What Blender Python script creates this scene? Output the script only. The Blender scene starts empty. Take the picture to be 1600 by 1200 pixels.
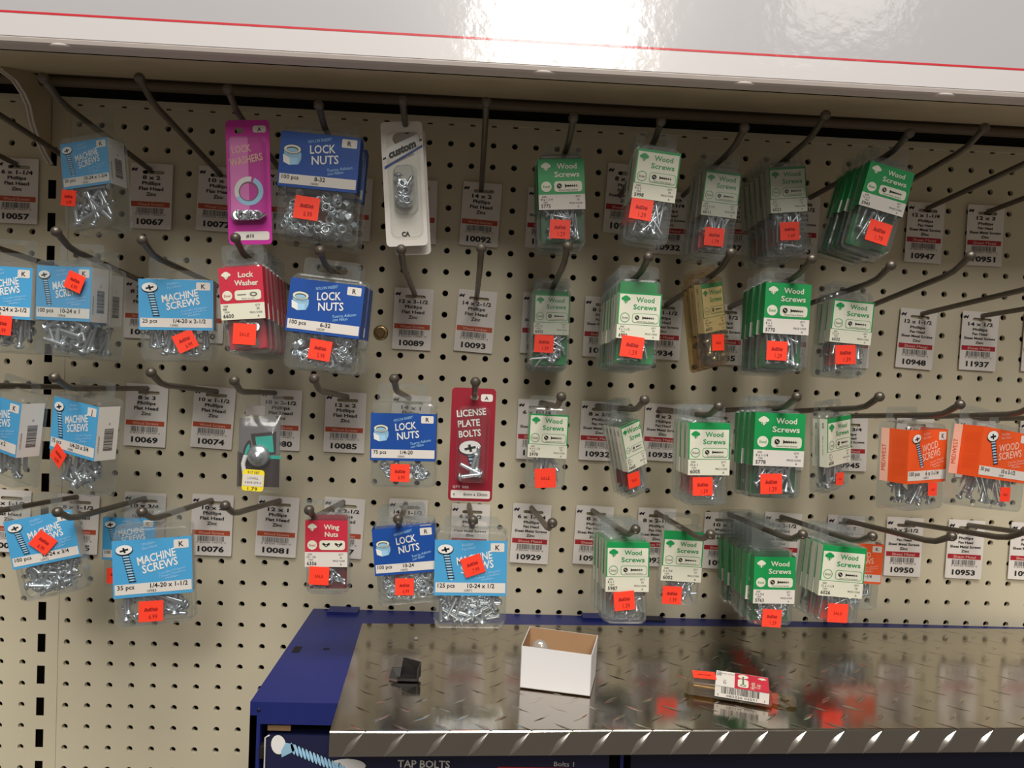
import bpy, math, random
from math import sin, cos, pi, radians, atan2, hypot
from mathutils import Vector, Matrix, Euler

sc = bpy.context.scene
COL = sc.collection
random.seed(7)
INCH = .0254

# ------------------------------------------------------------------ camera
CAM = Vector((0.426790, -0.922283, -0.257796))
CAMROT = (1.543534, -0.039947, -0.040427)
FPX = 1200.0
cd = bpy.data.cameras.new('camera'); cam = bpy.data.objects.new('camera', cd); COL.objects.link(cam)
cam.location = CAM; cam.rotation_euler = CAMROT
cd.sensor_fit = 'HORIZONTAL'; cd.sensor_width = 36; cd.lens = FPX/1600*36
cd.clip_start = .01; cd.clip_end = 50
sc.camera = cam
CR = Euler(CAMROT, 'XYZ').to_matrix()
def ray(px, py): return CR @ Vector(((px-800)/FPX, (600-py)/FPX, -1))
def at(px, py, D):                    # point of the plane D metres in front of the pegboard
    d = ray(px, py); return CAM + d*((-D-CAM.y)/d.y)
def atz(px, py, z):
    d = ray(px, py); return CAM + d*((z-CAM.z)/d.z)
def atx(px, py, x):
    d = ray(px, py); return CAM + d*((x-CAM.x)/d.x)

# ------------------------------------------------------------------ world, lights, exposure
w = bpy.data.worlds.new('store_air'); sc.world = w; w.use_nodes = True
bg = w.node_tree.nodes['Background']; bg.inputs[0].default_value = (1, .88, .76, 1); bg.inputs[1].default_value = .16
def lamp(name, loc, sx, sy, power, target, col=(1, .95, .88)):
    l = bpy.data.lights.new(name, 'AREA'); l.shape = 'RECTANGLE'; l.size = sx; l.size_y = sy
    l.energy = power; l.color = col
    o = bpy.data.objects.new(name, l); COL.objects.link(o); o.location = loc
    o.rotation_euler = (Vector(target)-Vector(loc)).to_track_quat('-Z', 'Y').to_euler()
    return o
lamp('ceiling_lamp_near', (.35, -1.75, 2.3), 2.4, 1.0, 118, (.4, -.2, -.5))
lamp('ceiling_lamp_middle', (.5, -3.3, 2.5), 2.4, .5, 22, (.45, -.2, -.4))
lamp('ceiling_lamp_far', (.86, -4.7, 2.14), 1.05, .9, 64, (.5, 0, -.2))
lamp('ceiling_lamp_right', (2.75, -4.7, 2.3), .7, .5, 5, (.8, 0, -.1))
sc.view_settings.view_transform = 'Standard'; sc.view_settings.look = 'None'
sc.view_settings.exposure = 0.0; sc.view_settings.gamma = 1
sc.view_settings.use_curve_mapping = False
try:
    sc.cycles.transparent_max_bounces = 40; sc.cycles.max_bounces = 12
except Exception: pass

# ------------------------------------------------------------------ materials
def lin(c):
    c = c/255; return c/12.92 if c <= .04045 else ((c+.055)/1.055)**2.4
def rgb(h): return tuple(lin(int(h[i:i+2], 16)) for i in (0, 2, 4)) + (1,)
MATS = {}
def mat(name, hexc, rough=.5, metal=0, spec=.5, noise=0, nscale=60, bump=0, bscale=200, coat=0):
    m = bpy.data.materials.new(name); m.use_nodes = True; nt = m.node_tree
    b = nt.nodes['Principled BSDF']; c = rgb(hexc)
    b.inputs['Base Color'].default_value = c; b.inputs['Roughness'].default_value = rough
    b.inputs['Metallic'].default_value = metal; b.inputs['Specular IOR Level'].default_value = spec
    if coat: b.inputs['Coat Weight'].default_value = coat; b.inputs['Coat Roughness'].default_value = .12
    if noise or bump:
        tc = nt.nodes.new('ShaderNodeTexCoord')
        n = nt.nodes.new('ShaderNodeTexNoise'); n.inputs['Scale'].default_value = nscale; n.inputs['Detail'].default_value = 5
        nt.links.new(tc.outputs['Object'], n.inputs['Vector'])
        if noise:
            r = nt.nodes.new('ShaderNodeMix'); r.data_type = 'RGBA'
            r.inputs['A'].default_value = tuple(x*(1-noise) for x in c[:3])+(1,)
            r.inputs['B'].default_value = tuple(min(1, x*(1+noise)) for x in c[:3])+(1,)
            nt.links.new(n.outputs['Fac'], r.inputs['Factor']); nt.links.new(r.outputs['Result'], b.inputs['Base Color'])
        if bump:
            n2 = nt.nodes.new('ShaderNodeTexNoise'); n2.inputs['Scale'].default_value = bscale; n2.inputs['Detail'].default_value = 2
            nt.links.new(tc.outputs['Object'], n2.inputs['Vector'])
            bp = nt.nodes.new('ShaderNodeBump'); bp.inputs['Strength'].default_value = bump; bp.inputs['Distance'].default_value = .001
            nt.links.new(n2.outputs['Fac'], bp.inputs['Height']); nt.links.new(bp.outputs[0], b.inputs['Normal'])
            if coat: nt.links.new(bp.outputs[0], b.inputs['Coat Normal'])
    MATS[name] = m; return m
def clear(name, tint, haze, base=.05):
    m = bpy.data.materials.new(name); m.use_nodes = True; nt = m.node_tree; N = nt.nodes; L = nt.links
    for n in list(N): N.remove(n)
    out = N.new('ShaderNodeOutputMaterial'); tr = N.new('ShaderNodeBsdfTransparent'); tr.inputs[0].default_value = tint+(1,)
    gl = N.new('ShaderNodeBsdfGlossy'); gl.inputs['Roughness'].default_value = .14; gl.inputs[0].default_value = (1, 1, 1, 1)
    df = N.new('ShaderNodeBsdfDiffuse'); df.inputs[0].default_value = (.55, .56, .55, 1)
    lw = N.new('ShaderNodeLayerWeight'); lw.inputs[0].default_value = .5
    pw = N.new('ShaderNodeMath'); pw.operation = 'POWER'; pw.inputs[1].default_value = 4.0; L.new(lw.outputs['Facing'], pw.inputs[0])
    ml = N.new('ShaderNodeMath'); ml.operation = 'MULTIPLY'; ml.inputs[1].default_value = .8; L.new(pw.outputs[0], ml.inputs[0])
    tc = N.new('ShaderNodeTexCoord'); nz = N.new('ShaderNodeTexNoise'); nz.inputs['Scale'].default_value = 55; nz.inputs['Detail'].default_value = 2
    bp = N.new('ShaderNodeBump'); bp.inputs['Strength'].default_value = .35; bp.inputs['Distance'].default_value = .0012
    L.new(tc.outputs['Object'], nz.inputs['Vector']); L.new(nz.outputs['Fac'], bp.inputs['Height']); L.new(bp.outputs[0], gl.inputs['Normal'])
    a = N.new('ShaderNodeMath'); a.operation = 'ADD'; a.inputs[1].default_value = base; a.use_clamp = True
    L.new(ml.outputs[0], a.inputs[0])
    m1 = N.new('ShaderNodeMixShader'); m1.inputs[0].default_value = haze; L.new(tr.outputs[0], m1.inputs[1]); L.new(df.outputs[0], m1.inputs[2])
    m2 = N.new('ShaderNodeMixShader'); L.new(a.outputs[0], m2.inputs[0]); L.new(m1.outputs[0], m2.inputs[1]); L.new(gl.outputs[0], m2.inputs[2])
    L.new(m2.outputs[0], out.inputs[0]); MATS[name] = m
clear('clear_plastic', (.90, .92, .92), .07)
clear('frosted', (.9, .92, .92), .35, .1)
clear('thin_clear', (.97, .98, .97), .035, .04)
clear('amber_plastic', (.80, .68, .45), .07)
mat('pegboard', 'CCC3AA', .55, noise=.04, nscale=9, bump=.05, bscale=300)
mat('shelf_beige', 'C9BA9C', .5, noise=.05, nscale=14)
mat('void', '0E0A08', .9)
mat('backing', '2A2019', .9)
mat('rail', '6A5D4C', .5, metal=.2)
mat('wire', '6C665D', .42, metal=.75, noise=.2, nscale=80)
mat('sign_white', 'C8C6C6', .35, coat=1, bump=.0)
mat('sign_film', 'AFAEB2', .3, coat=1)
mat('lip', 'D8CEC8', .4)
mat('sign_red', 'C4202E', .4)
mat('paper', 'D6D1CA', .6)
mat('tag_white', 'E6E0DA', .55)
mat('slot_grey', '8C8783', .6)
mat('ink', '141213', .6)
mat('ink_grey', '66605C', .6)
mat('ink_blue', '14162E', .6)
mat('tag_orange', 'BC4E2C', .55)
mat('tag_red', 'AE1B2C', .55)
mat('tag_pink', 'E7B9A8', .6)
mat('green', '07904A', .45)
mat('green_dark', '0A6236', .5)
mat('cream', 'D8D8C6', .5)
mat('sky_blue', '479DD0', .45)
mat('pale_blue', '9CCBEB', .5)
mat('white', 'E2E2E0', .5)
mat('royal', '0F4798', .45)
mat('royal_dark', '0A3A86', .5)
mat('steel_blue', '8FB9D2', .4)
mat('orange', 'E9561F', .45)
mat('orange_dark', 'C24514', .5)
mat('spine', 'F0B9A4', .5)
mat('red', 'C0283F', .45)
mat('deep_red', '8C1228', .45)
mat('magenta', 'C2279A', .45)
mat('magenta_light', 'DE78C0', .45)
mat('neon', 'FF4228', .5)
mat('neon_ink', 'A01510', .6)
mat('bag_grey', '6E6C70', .5)
mat('bag_dark', '3A3236', .5)
mat('teal', '2FA99B', .5)
mat('yellow', 'F2DC2A', .5)
mat('zinc', 'C6CDD4', .30, metal=.82)
mat('zinc_dark', '7E8287', .28, metal=.95)
mat('brass', 'A08A62', .3, metal=.9)
mat('cabinet_blue', '1A2468', .42, noise=.06, nscale=30)
mat('cabinet_dark', '0C1030', .5)
mat('navy', '15193E', .5)
mat('kraft', 'A88562', .8, noise=.06, nscale=60)
mat('carton_white', 'D6D6D8', .6)
mat('black_plastic', '161414', .45)
mat('label_red', 'B8242A', .5)
mat('plate', 'BBB5AC', .13, metal=1, noise=.06, nscale=18, bump=.10, bscale=35)
mat('plate_worn_lit', 'D2CEC6', .30, metal=1)  # worn lip ridges; caught lamp light put into a paler, rougher metal
# the film over the shelf sign: orange-peel bump so the lamp breaks up in it
for nm in ('sign_film', 'sign_white', 'sign_red'):
    m = MATS[nm]; nt = m.node_tree; b = nt.nodes['Principled BSDF']
    tc = nt.nodes.new('ShaderNodeTexCoord'); n = nt.nodes.new('ShaderNodeTexNoise'); n.inputs['Scale'].default_value = 95; n.inputs['Detail'].default_value = 3
    n3 = nt.nodes.new('ShaderNodeTexNoise'); n3.inputs['Scale'].default_value = 7
    bp = nt.nodes.new('ShaderNodeBump'); bp.inputs['Strength'].default_value = .22; bp.inputs['Distance'].default_value = .0010
    nt.links.new(tc.outputs['Object'], n.inputs['Vector']); nt.links.new(tc.outputs['Object'], n3.inputs['Vector'])
    nt.links.new(n.outputs['Fac'], bp.inputs['Height']); nt.links.new(bp.outputs[0], b.inputs['Coat Normal'])
    b.inputs['Coat Weight'].default_value = 1; b.inputs['Coat Roughness'].default_value = .1

# ------------------------------------------------------------------ mesh builder
_txt = {}
def text_mesh(s, bold, shear):
    k = (s, bold, shear)
    if k in _txt: return _txt[k]
    c = bpy.data.curves.new('t', 'FONT'); c.body = s; c.size = 1; c.resolution_u = 2; c.offset = bold; c.shear = shear; c.fill_mode = 'FRONT'
    o = bpy.data.objects.new('t', c); COL.objects.link(o)
    dg = bpy.context.evaluated_depsgraph_get(); dg.update()
    me = o.evaluated_get(dg).to_mesh()
    V = [(v.co.x, v.co.y) for v in me.vertices]; F = [tuple(p.vertices) for p in me.polygons]
    area = 0
    for f in F[:6]:
        p = [V[i] for i in f]; area += sum(p[i][0]*p[(i+1) % len(p)][1]-p[(i+1) % len(p)][0]*p[i][1] for i in range(len(p)))
    if area < 0: F = [f[::-1] for f in F]
    o.evaluated_get(dg).to_mesh_clear(); bpy.data.objects.remove(o); bpy.data.curves.remove(c)
    if not V: V = [(0, 0)]
    x0 = min(v[0] for v in V); x1 = max(v[0] for v in V)
    V = [((v[0]-x0)/.70, v[1]/.70) for v in V]
    _txt[k] = (V, F, (x1-x0)/.70); return _txt[k]

EPS = .00016
class MB:
    def __init__(s):
        s.v = []; s.f = []; s.m = []; s.sm = []; s.mats = []; s.frame()
    def frame(s, O=(0, 0, 0), U=(1, 0, 0), V=(0, 0, 1), N=(0, -1, 0)):
        s.O, s.U, s.V, s.N = Vector(O), Vector(U), Vector(V), Vector(N); return s
    def mi(s, name):
        if name not in s.mats: s.mats.append(name)
        return s.mats.index(name)
    def p(s, u, v, l): return s.O + s.U*u + s.V*v + s.N*(l*EPS)
    def add(s, V, F, m, smooth=False):
        b = len(s.v); s.v += [tuple(x) for x in V]; k = s.mi(m)
        for f in F: s.f.append(tuple(i+b for i in f)); s.m.append(k); s.sm.append(smooth)
    def poly(s, pts, m, l=1):
        s.add([s.p(u, v, l) for u, v in pts], [tuple(range(len(pts)))], m)
    def rect(s, x0, y0, x1, y1, m, l=1, rot=0, r=0):
        if r:
            P = []
            for cx, cy, a0 in ((x1-r, y1-r, 0), (x0+r, y1-r, 90), (x0+r, y0+r, 180), (x1-r, y0+r, 270)):
                for k in range(5): a = radians(a0+k*22.5); P.append((cx+r*cos(a), cy+r*sin(a)))
        else: P = [(x0, y0), (x1, y0), (x1, y1), (x0, y1)]
        if rot:
            cx, cy = (x0+x1)/2, (y0+y1)/2; c, q = cos(rot), sin(rot)
            P = [(cx+(x-cx)*c-(y-cy)*q, cy+(x-cx)*q+(y-cy)*c) for x, y in P]
        s.poly(P, m, l)
    def ell(s, cx, cy, rx, ry, m, l=1, n=16, rot=0):
        c, q = cos(rot), sin(rot)
        s.poly([(cx+rx*cos(a)*c-ry*sin(a)*q, cy+rx*cos(a)*q+ry*sin(a)*c) for a in [2*pi*k/n for k in range(n)]], m, l)
    def ring(s, cx, cy, r0, r1, m, l=1, n=20, a0=0, a1=2*pi, sy=1):
        P = []; F = []
        for k in range(n+1):
            a = a0+(a1-a0)*k/n
            P += [s.p(cx+r0*cos(a), cy+r0*sin(a)*sy, l), s.p(cx+r1*cos(a), cy+r1*sin(a)*sy, l)]
        for k in range(n): F.append((2*k, 2*k+1, 2*k+3, 2*k+2))
        s.add(P, F, m)
    def text(s, t, x, y, h, m='ink', l=2, w=None, align='c', bold=.0, shear=0, rot=0):
        V, F, W = text_mesh(t, bold, shear); sx = h
        if w and W > 0: sx = w/W
        off = {'c': -W*sx/2, 'l': 0, 'r': -W*sx}[align]; c, q = cos(rot), sin(rot)
        P = []
        for a, b in V:
            X = a*sx+off; Y = b*h; P.append(s.p(x+X*c-Y*q, y+X*q+Y*c, l))
        s.add(P, F, m)
    def box(s, a, b, m):
        (x0, y0, z0), (x1, y1, z1) = a, b
        V = [(x0, y0, z0), (x1, y0, z0), (x1, y1, z0), (x0, y1, z0), (x0, y0, z1), (x1, y0, z1), (x1, y1, z1), (x0, y1, z1)]
        s.add(V, [(0, 3, 2, 1), (4, 5, 6, 7), (0, 1, 5, 4), (1, 2, 6, 5), (2, 3, 7, 6), (3, 0, 4, 7)], m)
    def rings(s, R, m, cap0=True, cap1=True, smooth=True, close=True):
        n = len(R[0]); V = [x for r in R for x in r]; F = []
        for i in range(len(R)-1):
            for k in range(n if close else n-1):
                F.append((i*n+k, i*n+(k+1) % n, (i+1)*n+(k+1) % n, (i+1)*n+k))
        s.add(V, F, m, smooth)
        if cap0: s.add(R[0], [tuple(range(n))[::-1]], m)
        if cap1: s.add(R[-1], [tuple(range(n))], m)
    def tube(s, P, rad, m, n=10, smooth=True):
        P = [Vector(x) for x in P]; R = []; up = None
        for i, x in enumerate(P):
            d = (P[min(i+1, len(P)-1)]-P[max(i-1, 0)]).normalized()
            if up is None: up = d.orthogonal().normalized()
            up = (up-d*up.dot(d)).normalized(); sd = d.cross(up); r = rad[i] if isinstance(rad, (list, tuple)) else rad
            R.append([x+(up*cos(2*pi*k/n)+sd*sin(2*pi*k/n))*r for k in range(n)])
        s.rings(R, m, smooth=smooth)
    def lathe(s, prof, m, n=12, axis='z', O=(0, 0, 0), smooth=True):
        O = Vector(O); R = []
        for r, h in prof:
            q = []
            for k in range(n):
                a = 2*pi*k/n; x, y = r*cos(a), r*sin(a)
                q.append(O+(Vector((x, y, h)) if axis == 'z' else Vector((x, -h, y))))
            R.append(q)
        s.rings(R, m, smooth=smooth)
    def mesh(s, name):
        me = bpy.data.meshes.new(name); me.from_pydata(s.v, [], s.f)
        for n in s.mats: me.materials.append(MATS[n])
        me.polygons.foreach_set('material_index', s.m); me.polygons.foreach_set('use_smooth', s.sm)
        me.update(); return me
    def obj(s, name, parent=None, loc=None, rot=None, label=None):
        return link(name, s.mesh(name), parent, loc, rot, label)
def link(name, me, parent=None, loc=None, rot=None, label=None):
    o = bpy.data.objects.new(name, me); COL.objects.link(o)
    if parent: o.parent = parent
    if loc is not None: o.location = loc
    if rot is not None: o.rotation_euler = rot
    if label: o['label'] = label
    return o
def thing(name, loc=(0, 0, 0), rot=(0, 0, 0)):
    o = bpy.data.objects.new(name, None); COL.objects.link(o); o.location = loc; o.rotation_euler = rot
    o.empty_display_size = .01; return o
def tag(o, label, cat, group=None):
    o['label'] = label; o['category'] = cat
    if group: o['group'] = group
    return o
def struct(o): o['kind'] = 'structure'; return o
def dup(root, loc, rot):
    r = root.copy(); COL.objects.link(r); r.location = loc; r.rotation_euler = rot
    for ch in [c for c in KIDS[root.name]]:
        c = ch.copy(); COL.objects.link(c); c.parent = r
    return r
KIDS = {}

# ------------------------------------------------------------------ pegboard wall, upright, backing
HR = .0036
def peg(name, i0, i1, j0, j1, xl, xr, zt, zb):
    b = MB(); n = 12; h = INCH/2
    for i in range(i0, i1+1):
        for j in range(j0, j1+1):
            cx, cz = i*INCH, -j*INCH; V = []; F = []
            for k in range(n):
                a = 2*pi*k/n+pi/12; c, q = cos(a), sin(a); t = h/max(abs(c), abs(q))
                V += [(cx+c*t, 0, cz+q*t), (cx+c*HR, 0, cz+q*HR), (cx+c*HR*.93, .005, cz+q*HR*.93)]
            # corner vertices keep the cells square
            for k in range(n):
                k2 = (k+1) % n; F += [(3*k, 3*k+1, 3*k2+1, 3*k2), (3*k+1, 3*k+2, 3*k2+2, 3*k2+1)]
            base = len(V)
            for sx in (-1, 1):
                for sz in (-1, 1):
                    V.append((cx+sx*h, 0, cz+sz*h))
            def corner(idx, sx, sz):
                ks = sorted(range(n), key=lambda k: (V[3*k][0]-(cx+sx*h))**2+(V[3*k][2]-(cz+sz*h))**2)[:2]
                ks.sort(); 
                if ks == [0, n-1]: ks = [n-1, 0]
                F.append((3*ks[0], 3*ks[1], base+idx))
            corner(0, -1, -1); corner(1, -1, 1); corner(2, 1, -1); corner(3, 1, 1)
            b.add(V, F, 'pegboard')
    X0, X1, Z1, Z0 = i0*INCH-h, i1*INCH+h, -j0*INCH+h, -j1*INCH-h
    for q in ((xl, Z0, X0, zt), (X1, Z0, xr, zt), (X0, Z1, X1, zt), (xl, zb, xr, Z0)):
        if q[2]-q[0] > 1e-5 and q[3]-q[1] > 1e-5:
            b.add([(q[0], 0, q[1]), (q[2], 0, q[1]), (q[2], 0, q[3]), (q[0], 0, q[3])], [(0, 1, 2, 3)], 'pegboard')
    return struct(b.obj(name))
UX0, UX1 = -.0972, -.0605
peg('wall_back', -2, 48, 0, 31, UX1, 48.5*INCH, .0127, -31.5*INCH-.001)
peg('wall_left', -9, -4, 0, 31, -9.5*INCH-.001, -3.5*INCH, .0127, -31.5*INCH-.001)
# top edge of the boards with its row of narrow slots
b = MB()
for x0, x1 in ((-9.5*INCH, -3.5*INCH), (UX1, 48.5*INCH)):
    b.box((x0, 0, .0127), (x1, .003, .0212), 'pegboard'); b.box((x0, -.0015, .0232), (x1, .003, .0305), 'pegboard')
    xs = [i*INCH for i in range(-9, 49) if x0 < i*INCH-.003 and i*INCH+.003 < x1]; c = x0
    for x in xs: b.box((c, 0, .0212), (x-.003, .003, .0232), 'pegboard'); c = x+.003
    b.box((c, 0, .0212), (x1, .003, .0232), 'pegboard')
struct(b.obj('trim_1'))
# slotted upright between the two boards
b = MB(); sw = .0045; sh = .0108; pit = 1.5*INCH; sx = -.0793; z = -.5725+14*pit; ztop = .0305; cur = ztop; y = -.0012
def rp(x0, z0, x1, z1, yy=y): b.add([(x0, yy, z0), (x1, yy, z0), (x1, yy, z1), (x0, yy, z1)], [(0, 1, 2, 3)], 'pegboard')
rp(UX0, -.81, sx-sw, ztop); rp(sx+sw, -.81, UX1, ztop)
while z > -.80:
    if z+sh < ztop: rp(sx-sw, z+sh, sx+sw, cur); cur = z-sh
    z -= pit
rp(sx-sw, -.81, sx+sw, cur)
for x in (UX0, UX1): b.add([(x, y, -.81), (x, .004, -.81), (x, .004, ztop), (x, y, ztop)], [(0, 1, 2, 3)], 'pegboard')
struct(b.obj('trim_2'))
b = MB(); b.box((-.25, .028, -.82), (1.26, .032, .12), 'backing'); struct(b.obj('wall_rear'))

# ------------------------------------------------------------------ shelf above
XL, XR = -.35, 1.35
b = MB()
zb, yb, yf = -.0115, -.250, -.270; prof = [(yb, zb+.003), (yb-.003, zb), (yf+.004, zb), (yf+.0012, zb+.0012), (yf, zb+.004), (yf, zb+.30), (yb, zb+.30)]
b.rings([[(XL, y, z) for y, z in prof], [(XR, y, z) for y, z in prof]], 'lip', smooth=False)
for px, py in ((90, 72), (850, 116), (1165, 131), (1480, 148)):      # rounded clips along the lower lip
    c = at(px, py, .27)
    R = []
    for k in range(7):
        t = -1+2*k/6; r = max(.02, math.sqrt(max(0, 1-t*t)))
        R.append([(c.x+.0125*t, yf+.0062+.0054*r*cos(a), zb+.0010+.0026*r*sin(a)) for a in [2*pi*q/10 for q in range(10)]])
    b.rings(R, 'lip')
front = thing('display_shelf', (XL, 0, .045)); b.obj('front_edge', front, loc=(-XL, 0, -.045)); tag(front, 'white fronted shelf with a red line across the top of the picture', 'shelf')
b = MB(); zr0, zr1 = .0122, .0136
b.frame(O=(0, yf-.0004, 0))
b.rect(XL, zb+.005, XR, zr0-.0002, 'sign_white', 0); b.rect(XL, zr1-.0012, XR, .26, 'sign_film', 0); b.rect(XL, zr0-.0004, XR, zr1, 'sign_red', 1)
s_ = b.obj('sign_sheet', front, loc=(-XL, 0, -.045), label='glossy white sign sheet with a thin red line')
b = MB()
b.add([(XL, yb+.002, zb+.001), (XR, yb+.002, zb+.001), (XR, -.034, .0445), (XL, -.034, .0445)], [(0, 1, 2, 3)], 'shelf_beige')
b.add([(XL, -.034, .0445), (XR, -.034, .0445), (XR, -.030, .060), (XL, -.030, .060)], [(0, 1, 2, 3)], 'shelf_beige')
b.box((XL, -.26, .285), (XR, .03, .289), 'shelf_beige')
u = b.obj('underside', front, loc=(-XL, 0, -.045))
b = MB(); b.tube([(XL, -.026, .040), (XR, -.026, .040)], .0062, 'rail', 12)
b.box((XL, -.030, .042), (XR, -.024, .062), 'rail')
tag(b.obj('metal_rail'), 'dark metal rail running under the shelf along the top of the pegboard', 'rail')
b = MB(); b.box((XL, .012, .028), (XR, .014, .10), 'void'); struct(b.obj('gap_dark_sheet'))  # black sheet painting the dark of the open gap above the boards
# bracket that carries the shelf at the left upright
bx = -.083
outer = [atx(px, py, bx) for px, py in ((84, 264), (70, 240), (58, 215), (50, 190), (45, 165), (36, 145), (22, 124), (0, 108))]
b = MB(); P = [Vector((bx, -.001, outer[0].z))]+outer
P += [Vector((bx, outer[-1].y-.02, outer[-1].z+.012)), Vector((bx, -.001, .044))]
for d in (-.0016, .0016):
    V = [(bx+d, p.y, p.z) for p in P]; c = (bx+d, -.003, .03)
    b.add([c]+V, [(0, k, k+1) for k in range(1, len(V))], 'shelf_beige')
b.rings([[(bx-.0016, p.y, p.z) for p in P], [(bx+.0016, p.y, p.z) for p in P]], 'shelf_beige', cap0=False, cap1=False, smooth=False)
br = b.obj('shelf_bracket'); tag(br, 'beige triangular shelf bracket with curved edge at the top of the slotted upright', 'bracket')
b = MB()
b.tube([(bx-.0022, p.y-.0005, p.z-.0005) for p in outer], .0013, 'lip', 8); b.tube([(bx+.0022, p.y-.0005, p.z-.0005) for p in outer], .0013, 'lip', 8)
b.obj('rolled_edge', br)

# ------------------------------------------------------------------ peg hooks
HD = .21
HOOKS = {
 'a0': ((28, 258), (-190, 130)), 'a1': ((128, 262), (-70, 118)), 'a2': ((237, 267), (68, 122)), 'a3': ((345, 273), (218, 122)),
 'a4': ((451, 282), (356, 140)), 'a5': ((556, 290), (498, 165)), 'a6': ((657, 293), (629, 158)), 'a7': ((752, 297), (760, 160)),
 'a8': ((862, 302), (896, 185)), 'a9': ((968, 307), (1033, 190)), 'a10': ((1066, 307), (1163, 200)), 'a11': ((1160, 306), (1290, 180)),
 'a12': ((1264, 310), (1421, 208)), 'a13': ((1357, 320), (1538, 200)), 'a14': ((1446, 327), (1655, 215)), 'a15': ((1541, 332), (1770, 230)),
 'b0': ((125, 430), (-60, 352)), 'b1': ((228, 442), (88, 362)), 'b2': ((340, 447), (222, 375)), 'b3': ((452, 450), (368, 372)),
 'b4': ((560, 455), (500, 392)), 'b5': ((648, 460), (627, 390)), 'b6': ((745, 464), (752, 388)), 'b7': ((855, 468), (887, 385)),
 'b8': ((944, 472), (1013, 402)), 'b9': ((1040, 477), (1142, 395)), 'b10': ((1138, 481), (1268, 405)), 'b11': ((1240, 483), (1392, 415)),
 'b12': ((1340, 486), (1516, 400)), 'b13': ((1438, 491), (1650, 425)), 'b14': ((1532, 494), (1766, 440)),
 'c0': ((125, 605), (-60, 585)), 'c1': ((232, 607), (85, 590)), 'c2': ((340, 612), (236, 582)), 'c3': ((430, 614), (366, 595)),
 'c4': ((543, 620), (491, 592)), 'c5': ((640, 622), (616, 592)), 'c6': ((740, 625), (743, 597)), 'c7': ((845, 629), (877, 620)),
 'c8': ((932, 634), (1007, 625)), 'c9': ((1029, 639), (1123, 635)), 'c10': ((1128, 641), (1245, 620)), 'c11': ((1228, 643), (1374, 620)),
 'c12': ((1325, 650), (1500, 632)), 'c13': ((1425, 652), (1622, 630)), 'c14': ((1520, 655), (1730, 635)),
 'd0': ((122, 776), (-50, 790)), 'd1': ((228, 778), (90, 800)), 'd2': ((332, 781), (222, 800)), 'd3': ((438, 782), (352, 790)),
 'd4': ((537, 784), (483, 797)), 'd5': ((634, 787), (622, 811)), 'd6': ((733, 789), (739, 813)), 'd7': ((830, 793), (863, 817)),
 'd8': ((925, 797), (993, 827)), 'd9': ((1024, 800), (1110, 835)), 'd10': ((1138, 803), (1254, 835)), 'd11': ((1219, 807), (1363, 838)),
 'd12': ((1317, 812), (1487, 838)), 'd13': ((1414, 816), (1603, 830)), 'd14': ((1510, 820), (1738, 835))}
ROD = {}
for k, (B, T) in HOOKS.items():
    Bp, Tp = at(*B, 0), at(*T, HD); q = Bp+(Tp-Bp)*.87; q.z -= .0085
    ROD[k] = (Bp, q, Tp)
def rod_at(k, D):
    B, q, T = ROD[k]; t = min(1, D/(-q.y)); return B+(q-B)*t
def make_hook(k, label, group=None):
    B, q, T = ROD[k]; b = MB()
    P = [B+Vector((0, .012, -.001)), B, B+(q-B)*.5, B+(q-B)*.93, q+(T-q)*.12+Vector((0, 0, .0003)), q+(T-q)*.35, T]
    P = [p-B for p in P]
    b.tube(P, [.0030]*6+[.0033], 'wire', 10)
    e = P[-1]; d = (P[-1]-P[-2]).normalized(); a = d.orthogonal().normalized(); c = d.cross(a); R = []
    for i in range(7):
        th = pi*i/6; R.append([e+d*(-cos(th)*.0049)+(a*cos(f)+c*sin(f))*max(.0001, sin(th)*.0049) for f in [2*pi*m/12 for m in range(12)]])
    b.rings(R, 'wire')
    o = b.obj('peg_hook', loc=B); tag(o, label, 'hook', 'steel peg hooks on the pegboard'); return o

# ------------------------------------------------------------------ small drawings for cards
def barcode(b, x0, y0, x1, y1, l=2, seed=1, m='ink', vert=False):
    r = random.Random(seed); t = 0; L = (y1-y0) if vert else (x1-x0)
    while t < .98:
        wd = r.choice((.008, .014, .022)); 
        if t+wd > 1: break
        if vert: b.rect(x0, y0+t*L, x1, y0+(t+wd)*L, m, l)
        else: b.rect(x0+t*L, y0, x0+(t+wd)*L, y1, m, l)
        t += wd+r.choice((.010, .016, .024))
def screw_pic(b, x, y, L, wd, ang, m='zinc_pic', head='pan', l=2):
    """side view of a screw: head at (x, y), shaft L long towards angle ang"""
    d = (cos(ang), sin(ang)); n = (-d[1], d[0])
    def P(t, s): return (x+d[0]*t+n[0]*s, y+d[1]*t+n[1]*s)
    b.poly([P(0, -wd*.5), P(L*.93, -wd*.42), P(L, 0), P(L*.93, wd*.42), P(0, wd*.5)], 'pale_blue', l)
    k = 0; t = L*.12
    while t < L*.95:
        b.poly([P(t, -wd*.66), P(t+wd*.22, -wd*.62), P(t+wd*.42, wd*.66), P(t+wd*.2, wd*.62)], 'ink', l+1); t += wd*.52
    b.ell(x, y, wd*1.55, wd*1.0, 'ink', l+1, rot=ang+pi/2-.15); b.ell(x-d[0]*wd*.1, y-d[1]*wd*.1, wd*1.45, wd*.9, 'white', l+2, rot=ang+pi/2-.15)
    b.rect(x-wd*.75, y-wd*.16, x+wd*.75, y+wd*.16, 'ink', l+3, rot=.25); b.rect(x-wd*.18, y-wd*.5, x+wd*.18, y+wd*.5, 'ink', l+3, rot=.3)
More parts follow.
